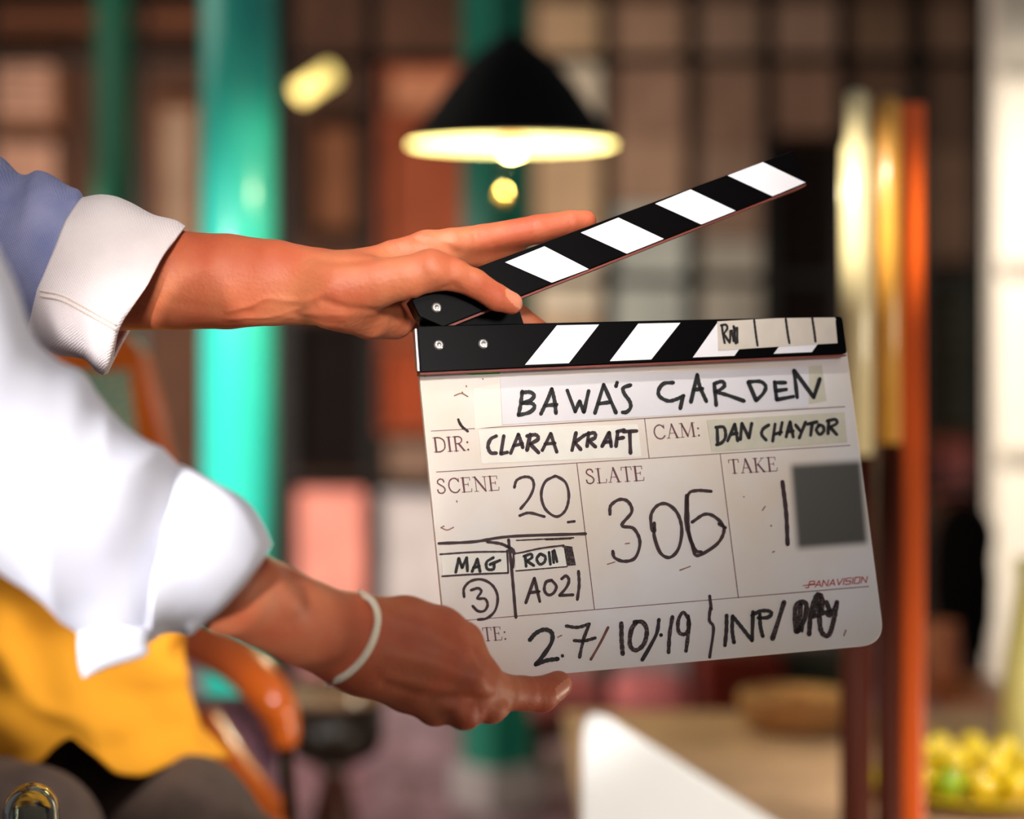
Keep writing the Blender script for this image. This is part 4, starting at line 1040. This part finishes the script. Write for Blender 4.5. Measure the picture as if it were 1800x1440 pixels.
# middle, ring and little finger behind the board
prims += chain([U(730, 470, 0.030, 32), U(800, 490, 0.030, 28), U(860, 525, 0.030, 25), U(911, 560, 0.029, 24.5), U(957, 592, 0.027, 22)], 0.9, 0.003)
prims += chain([U(725, 505, 0.034, 30), U(805, 560, 0.034, 26), U(880, 605, 0.032, 24), U(905, 640, 0.028, 21)], 0.9, 0.003)
prims += chain([U(712, 540, 0.034, 26), U(775, 600, 0.033, 22), U(825, 640, 0.030, 20), U(840, 665, 0.027, 17)], 0.9, 0.003)
def SF(px, py, off): return P(px, py, dB(px, py) + off)
def SA(px, py, d_): return P(px, py, d_)
mm = 0.001
def on_skin(V, pts, wd, amp):
    """lay a crease (amp > 0) or a ridge (amp < 0), in mm, along these points of the visible skin"""
    sx_ = 900 + V[:, 0] / V[:, 1] * F; sy_ = 720 - (V[:, 2] - CZ) / V[:, 1] * F
    out = []
    for q in catmull(pts, max(3, len(pts) * 3)):
        m_ = (np.abs(sx_ - q[0]) < 6) & (np.abs(sy_ - q[1]) < 6)
        if m_.any(): out.append(P(q[0], q[1], V[m_, 1].min() + 0.0003))
    return (out, wd * mm, amp * mm) if len(out) > 1 else None
C1, _f = surface(prims, 0.0022)
bumps = [on_skin(C1, *a_) for a_ in (
    ([(936, 381), (940, 405), (938, 428)], 1.0, 0.5), ([(946, 380), (950, 405), (947, 428)], 0.9, 0.45), ([(955, 384), (957, 400), (955, 418)], 0.8, 0.2),
    ([(999, 373), (1004, 392), (1000, 408)], 0.9, 0.5), ([(828, 400), (836, 425), (833, 452)], 1.0, 0.55), ([(846, 412), (866, 428), (876, 440)], 1.0, 0.45),
    ([(735, 420), (765, 427), (795, 440), (830, 460)], 2.4, 1.5),
    ([(748, 408), (790, 418)], 3.0, 0.5),
    ([(785, 508), (797, 504), (805, 512)], 2.2, 1.4), ([(800, 498), (806, 510)], 1.2, 0.8), ([(770, 515), (782, 508)], 1.6, 0.6),
    ([(760, 462), (770, 482)], 5.5, -1.5), ([(838, 480), (850, 494)], 3.4, -0.7), ([(826, 486), (834, 498), (832, 512)], 1.3, 0.4),
    ([(570, 530), (620, 545), (675, 548), (722, 530)], 2.2, 1.5),
    ([(545, 450), (600, 458), (650, 452), (700, 436)], 3.5, 1.2),
    ([(400, 548), (440, 538), (470, 524), (520, 530), (560, 522), (580, 505)], 1.7, -0.75),
    ([(400, 562), (460, 560), (500, 553), (530, 540), (545, 526)], 1.5, -0.55),
    ([(500, 562), (560, 552), (620, 560)], 1.8, -0.5), ([(300, 530), (380, 545), (440, 548)], 3.0, 0.35),
    ([(520, 556), (555, 566), (600, 572)], 1.6, 0.5)) ]
for k in range(8):
    bumps.append(on_skin(C1, [(600 + k * 12, 556 - k * 0.5), (624 + k * 11, 570), (640 + k * 9, 588)], 1.1, 0.4))
bumps = [b_ for b_ in bumps if b_]
V1, F1 = surface(prims, 0.0011, bumps)
V1 = relax(V1, F1, 2, 0.4)

# near (lower) arm
pr2 = []
pr2 += chain([(20, 800, 0.76, 102), (200, 900, 0.80, 94), (330, 985, 0.83, 87), (408, 1036, 0.85, 82), (467, 1062, 0.868, 77), (535, 1095, 0.885, 76), (600, 1121, 0.898, 78), (640, 1136, 0.904, 78)], 0.75, 0.006)
pr2 += chain([(620, 1120, 0.900, 66), (712, 1112, 0.908, 64), (772, 1121, 0.914, 55), (810, 1130, 0.921, 37)], 0.6, 0.006)       # thumb side
pr2 += chain([(640, 1142, 0.900, 74), (740, 1170, 0.905, 60), (800, 1189, 0.911, 50), (838, 1201, 0.920, 41)], 0.62, 0.006)      # back of the hand
pr2 += chain([(810, 1132, 0.921, 30), (838, 1180, 0.925, 31)], 0.7, 0.006)
pr2 += chain([(650, 1160, 0.904, 62), (720, 1200, 0.912, 54), (775, 1223, 0.918, 46), (818, 1232, 0.922, 38)], 0.65, 0.004)
# index finger under the lower edge of the board
pr2 += chain([(840, 1202, 0.924, 40), (885, 1217, 0.936, 32), (918, 1219, 0.946, 30.5), (952, 1221, 0.955, 31), (981, 1204, 0.962, 25)], 0.9, 0.005)
# thumb behind the board
pr2 += chain([(770, 1105, 0.925, 42), (785, 1112, 0.955, 34), (815, 1122, 0.985, 31), (855, 1136, 0.990, 28), (890, 1150, 0.988, 23)], 0.9, 0.004)
# curled middle, ring and little finger
pr2 += chain([(836, 1222, 0.920, 36), (862, 1241, 0.926, 31), (872, 1238, 0.958, 27), (850, 1220, 0.975, 24)], 0.9, 0.0025)
pr2 += chain([(790, 1226, 0.914, 40), (816, 1248, 0.917, 35), (824, 1246, 0.950, 29), (805, 1232, 0.965, 25)], 0.9, 0.0025)
pr2 += chain([(735, 1212, 0.911, 40), (764, 1244, 0.916, 32), (770, 1242, 0.942, 27), (755, 1228, 0.955, 23)], 0.9, 0.0025)
C2, _f = surface(pr2, 0.0024)
b2 = [on_skin(C2, *a_) for a_ in (
    ([(488, 1010), (505, 1040), (520, 1060)], 7, -2.0), ([(545, 1040), (560, 1075)], 6, 1.0), ([(560, 1160), (590, 1150)], 6, -0.8),
    ([(845, 1196), (852, 1210)], 6, -2.4), ([(800, 1100), (830, 1125), (848, 1165)], 3.4, 1.1), ([(868, 1180), (878, 1205), (874, 1235)], 2.5, 0.9),
    ([(680, 1206), (740, 1222), (800, 1228), (860, 1232), (895, 1232)], 3.0, 1.5),
    ([(790, 1256), (794, 1280)], 2.0, 1.2), ([(842, 1250), (845, 1276)], 2.0, 1.2), ([(802, 1246), (810, 1258)], 5, -1.4),
    ([(700, 1090), (760, 1115), (815, 1150)], 4.0, -1.1), ([(690, 1150), (760, 1165), (830, 1190)], 3.5, -1.2), ([(700, 1125), (770, 1148), (820, 1172)], 3, 0.7),
    ([(690, 1180), (750, 1195), (800, 1206)], 3, 0.7), ([(665, 1185), (675, 1205)], 3, 0.6),
    ([(903, 1195), (907, 1218), (904, 1240)], 2.2, 0.6), ([(948, 1193), (953, 1215), (951, 1245)], 1.4, 0.5))]
b2 = [b_ for b_ in b2 if b_]
V2, F2 = surface(pr2, 0.0013, b2)
V2 = relax(V2, F2, 2, 0.4)

# upper arms, trunk, neck and head (outside the picture, at the left)
LS = Vector((-0.68, 1.15, 1.20)); RS = Vector((-0.66, 0.76, 1.18)); HP = Vector((-0.80, 0.95, 0.55))
e1 = P(-60, 470, 1.05); e2 = P(20, 800, 0.76)
HC = Vector((-0.74, 0.95, 1.46))
pr3 = [(e1, LS, 0.036, 0.05, 1, 0.02), (e2, RS, 0.030, 0.05, 1, 0.02), (LS, RS, 0.06, 0.06, 1, 0.03), (Vector((-0.70, 0.95, 1.12)), HP, 0.13, 0.13, 1.15, 0.05),
       (Vector((-0.68, 0.95, 1.2)), Vector((-0.735, 0.95, 1.38)), 0.055, 0.055, 1, 0.03), (HC, HC + Vector((0.02, 0, -0.07)), 0.095, 0.07, 0.88, 0.03),
       (HC + Vector((0.095, 0, -0.01)), HC + Vector((0.112, 0, -0.03)), 0.012, 0.016, 1, 0.012), (HC + Vector((0.088, 0, -0.075)), HC + Vector((0.09, 0, -0.08)), 0.018, 0.018, 1.4, 0.01),
       (HC + Vector((0, 0.085, -0.01)), HC + Vector((-0.005, 0.09, -0.04)), 0.016, 0.012, 0.6, 0.006), (HC + Vector((0, -0.085, -0.01)), HC + Vector((-0.005, -0.09, -0.04)), 0.016, 0.012, 0.6, 0.006)]
V3, F3 = surface(pr3, 0.009)
n1, n2 = len(V1), len(V2)
Vb = np.concatenate([V1, V2, V3]); Fb = np.concatenate([F1, F2 + n1, F3 + n1 + n2])
body = mk('body', (Vb, Fb), [skin, nail], pe, True)
# thumb nail and index nail: faces of the same skin that lie inside the nail outline
def inside(x, y, poly):
    r_ = np.zeros(len(x), bool); j = len(poly) - 1
    for i in range(len(poly)):
        xi, yi = poly[i]; xj, yj = poly[j]
        r_ ^= ((yi > y) != (yj > y)) & (x < (xj - xi) * (y - yi) / (yj - yi + 1e-9) + xi)
        j = i
    return r_
me = body.data
Fall = Fb; ctr = Vb[Fall].mean(1)
nrm = np.cross(Vb[Fall[:, 2]] - Vb[Fall[:, 0]], Vb[Fall[:, 3]] - Vb[Fall[:, 1]])
nrm /= np.linalg.norm(nrm, axis=1)[:, None] + 1e-12
sx = 900 + ctr[:, 0] / ctr[:, 1] * F; sy = 720 - (ctr[:, 2] - CZ) / ctr[:, 1] * F
mi = np.zeros(len(Fall), np.int32)
nailp = rounded([(888, 506), (905, 511), (926, 537), (919, 546), (904, 538), (890, 522)], 5, 4)
sel = inside(sx, sy, nailp) & (np.abs(nrm[:, 1]) > 0.1) & (ctr[:, 1] < dB(900, 530) - 0.014)
mi[sel] = 1
nail2 = rounded([(975, 1210), (1000, 1190), (1006, 1200), (990, 1232), (980, 1232)], 5, 4)
sel2 = inside(sx, sy, nail2) & (ctr[:, 1] < 0.965) & (np.arange(len(Fall)) >= len(F1))
mi[sel2] = 1
me.polygons.foreach_set('material_index', mi); me.update()

# hair and trousers
V, Fq = surface([(HC + Vector((-0.012, 0, 0.02)), HC + Vector((-0.03, 0, -0.02)), 0.104, 0.095, 0.9, 0.03)], 0.009)
mk('hair', (V, Fq), mat('black_hair', (14, 11, 10)), pe, True)
V, Fq = surface([(HP, HP + Vector((0.0, 0, -0.05)), 0.15, 0.15, 1.2, 0.05), (HP + Vector((0, 0.1, -0.05)), Vector((-0.72, 1.1, 0.12)), 0.09, 0.06, 1, 0.03), (Vector((-0.72, 1.1, 0.12)), Vector((-1.1, 1.1, 0.07)), 0.06, 0.05, 1, 0.03),
                 (HP + Vector((0, -0.1, -0.05)), Vector((-0.72, 0.8, 0.12)), 0.09, 0.06, 1, 0.03), (Vector((-0.72, 0.8, 0.12)), Vector((-1.1, 0.8, 0.07)), 0.06, 0.05, 1, 0.03)], 0.012)
mk('trousers', (V, Fq), mat('navy_cloth', (34, 38, 54), 0.9), pe, True)

blue = weave('pale_blue_linen', (136, 142, 188), (166, 168, 206), 1600, 0.5)
whitec = weave('white_linen', (232, 218, 218), (244, 232, 232), 1600, 0.4)
whiteb = weave('sunlit_linen', (228, 228, 242), (236, 236, 246), 1600, 0.3)  # lit copy of the shirt cloth, sunlight put into the colour
V, Fq = surface([(LS, RS, 0.078, 0.078, 1, 0.03), (Vector((-0.70, 0.95, 1.14)), HP + Vector((0, 0, 0.03)), 0.15, 0.16, 1.2, 0.05), (LS, LS + (e1 - LS) * 0.75, 0.08, 0.062, 1, 0.03), (RS, RS + (e2 - RS) * 0.7, 0.08, 0.058, 1, 0.03)], 0.009)
mk('shirt', (V, Fq), blue, pe, True)
# upper sleeve (blue) and its turned-back white cuff
mk('sleeve', loft([[(-150, 190), (-190, 380), (-160, 590)], [(-40, 255), (-80, 410), (-60, 580)], [(0, 282), (-30, 420), (-20, 575)], [(28, 306), (0, 430), (5, 575)], [(46, 309), (15, 440), (20, 575)], [(66, 302), (30, 440), (28, 572)], [(90, 312), (50, 440), (38, 570)],
                   [(117, 333), (75, 440), (50, 565)], [(138, 339), (95, 445), (62, 560)], [(152, 362), (110, 450), (75, 550)]],
                  [1.06, 1.04, 1.03, 1.025, 1.02, 1.015, 1.01, 1.005, 1.0, 1.0], [0.05, 0.05, 0.05, 0.049, 0.049, 0.048, 0.047, 0.046, 0.044, 0.042], 96, 70, 0.0035, 34, 2), blue, pe, True, mods=[solid(0.0015)], label='pale blue sleeve of the upper arm')
F0 = [(143, 351), (117, 388), (96, 441), (80, 480), (67, 508), (55, 560), (47, 588)]
cuffst = [F0, [(180, 348), (156, 400), (136, 450), (118, 490), (104, 530), (97, 580), (96, 617)], [(225, 360), (200, 415), (178, 465), (158, 510), (146, 555), (146, 600), (149, 629)],
          [(268, 380), (243, 435), (217, 490), (190, 535), (176, 575), (172, 615), (170, 650)], [(306, 389), (274, 440), (248, 495), (218, 540), (196, 575), (190, 620), (184, 656)], [(325, 400), (288, 446), (258, 503), (214, 560), (202, 584), (196, 620), (191, 640)]]
mk('cuff', loft(cuffst, [1.0, 0.997, 0.993, 0.99, 0.988, 0.987], [0.047, 0.047, 0.046, 0.044, 0.041, 0.039], 110, 50, 0.0016, 26, 4), whitec, pe, True, mods=[solid(0.0028)], label='white turned-back cuff of the upper sleeve')
CVm = np.array([tuple(v) for v in loft(cuffst, [1.0, 0.997, 0.993, 0.99, 0.988, 0.987], [0.047, 0.047, 0.046, 0.044, 0.041, 0.039], 110, 50, 0.0016, 26, 4)[0]])
for dy_ in (0, 9):
    b_ = on_skin(CVm, [(72, 512 + dy_), (110, 520 + dy_), (150, 541 + dy_), (205, 572 + dy_)], 1, 1)
    if b_: mk('seam', tube([v - Vector((0, 0.0016, 0)) for v in b_[0]], 0.00055, 6, steps=60), mat('seam_thread', (206, 188, 176), 0.9), pe, True)
# lower sleeve, its white cuff and a hanging flap
mk('sleeve', loft([[(-60, 330), (-230, 640), (-330, 960)], [(0, 500), (-150, 740), (-240, 985)], [(45, 590), (-90, 800), (-140, 1000)], [(95, 632), (-20, 850), (-40, 1000)], [(142, 662), (50, 870), (30, 1030)], [(180, 716), (100, 900), (80, 1060)],
                   [(250, 770), (180, 940), (140, 1098)], [(300, 818), (240, 980), (205, 1130)], [(330, 850), (285, 1000), (255, 1120)]],
                  [0.72, 0.735, 0.745, 0.76, 0.775, 0.785, 0.80, 0.815, 0.825], [0.05, 0.05, 0.049, 0.048, 0.047, 0.046, 0.044, 0.04, 0.036], 130, 100, 0.0085, 24, 11), whiteb, pe, True, mods=[solid(0.0015)], label='sunlit pale sleeve of the lower arm')
mk('cuff', loft([[(314, 828), (290, 930), (268, 1030), (258, 1134)], [(368, 852), (335, 950), (300, 1050), (282, 1118)], [(425, 887), (385, 970), (340, 1060), (308, 1112)], [(460, 926), (430, 990), (375, 1060), (330, 1112)], [(472, 962), (424, 1026), (380, 1074), (342, 1106)]],
                [0.82, 0.826, 0.834, 0.842, 0.848], [0.040, 0.040, 0.038, 0.035, 0.032], 120, 60, 0.0050, 34, 7), whiteb, pe, True, mods=[solid(0.003)], label='white turned-back cuff of the lower sleeve')
fl = loft([[(142, 1085), (180, 1100), (262, 1105)], [(139, 1130), (180, 1138), (258, 1130)], [(140, 1170), (175, 1160), (254, 1152)], [(147, 1192), (165, 1181), (190, 1170)]], 0.80, [0.012, 0.010, 0.007, 0.002], 60, 30, 0.001, 40, 3)
mk('cuff_flap', fl, whiteb, pe, True, mods=[solid(0.0012)], label='loose hanging corner of the lower sleeve')
# bracelet round the lower wrist
fr = catmull([(634, 1043), (655, 1058), (664, 1085), (658, 1120), (640, 1155), (612, 1184), (578, 1203)], 30)
loop = []
sx2 = 900 + V2[:, 0] / V2[:, 1] * F; sy2 = 720 - (V2[:, 2] - CZ) / V2[:, 1] * F
fd = []
cen = np.array([628.0, 1122.0])
for p in fr:
    q = np.array(p) + (cen - np.array(p)) * 0.10      # look a little inside the outline
    m_ = (np.abs(sx2 - q[0]) < 5) & (np.abs(sy2 - q[1]) < 5)
    fd.append((V2[m_, 1].min(), V2[m_, 1].max()) if m_.any() else (0.90, 0.90))
f0 = np.array([a_[0] for a_ in fd]); f0 = np.array([f0[max(0, i - 2):i + 3].mean() - 0.0004 for i in range(len(f0))])
fd = [(min(f0[i], fd[i][0]), 0) for i in range(len(fd))]
for i, p in enumerate(fr):
    e_ = 1 - min(1, min(i, 30 - i) / 3)
    loop.append(P(p[0], p[1], (fd[i][0] - 0.0016) * (1 - e_) + 0.903 * e_))
for i, p in list(enumerate(fr))[::-1][1:-1]:
    t_ = i / 30; q = (634 + (578 - 634) * t_ - 14 * math.sin(math.pi * t_), 1043 + (1203 - 1043) * t_)
    loop.append(P(q[0], q[1], 0.905 + 0.0245 * math.sin(math.pi * t_) ** 0.6))
mk('bracelet', tube(loop, 0.0019, 12, True), mat('cream_cord', (238, 226, 200), 0.6, bump=0.5, bscale=300), pe, True, label='cream cord bracelet')
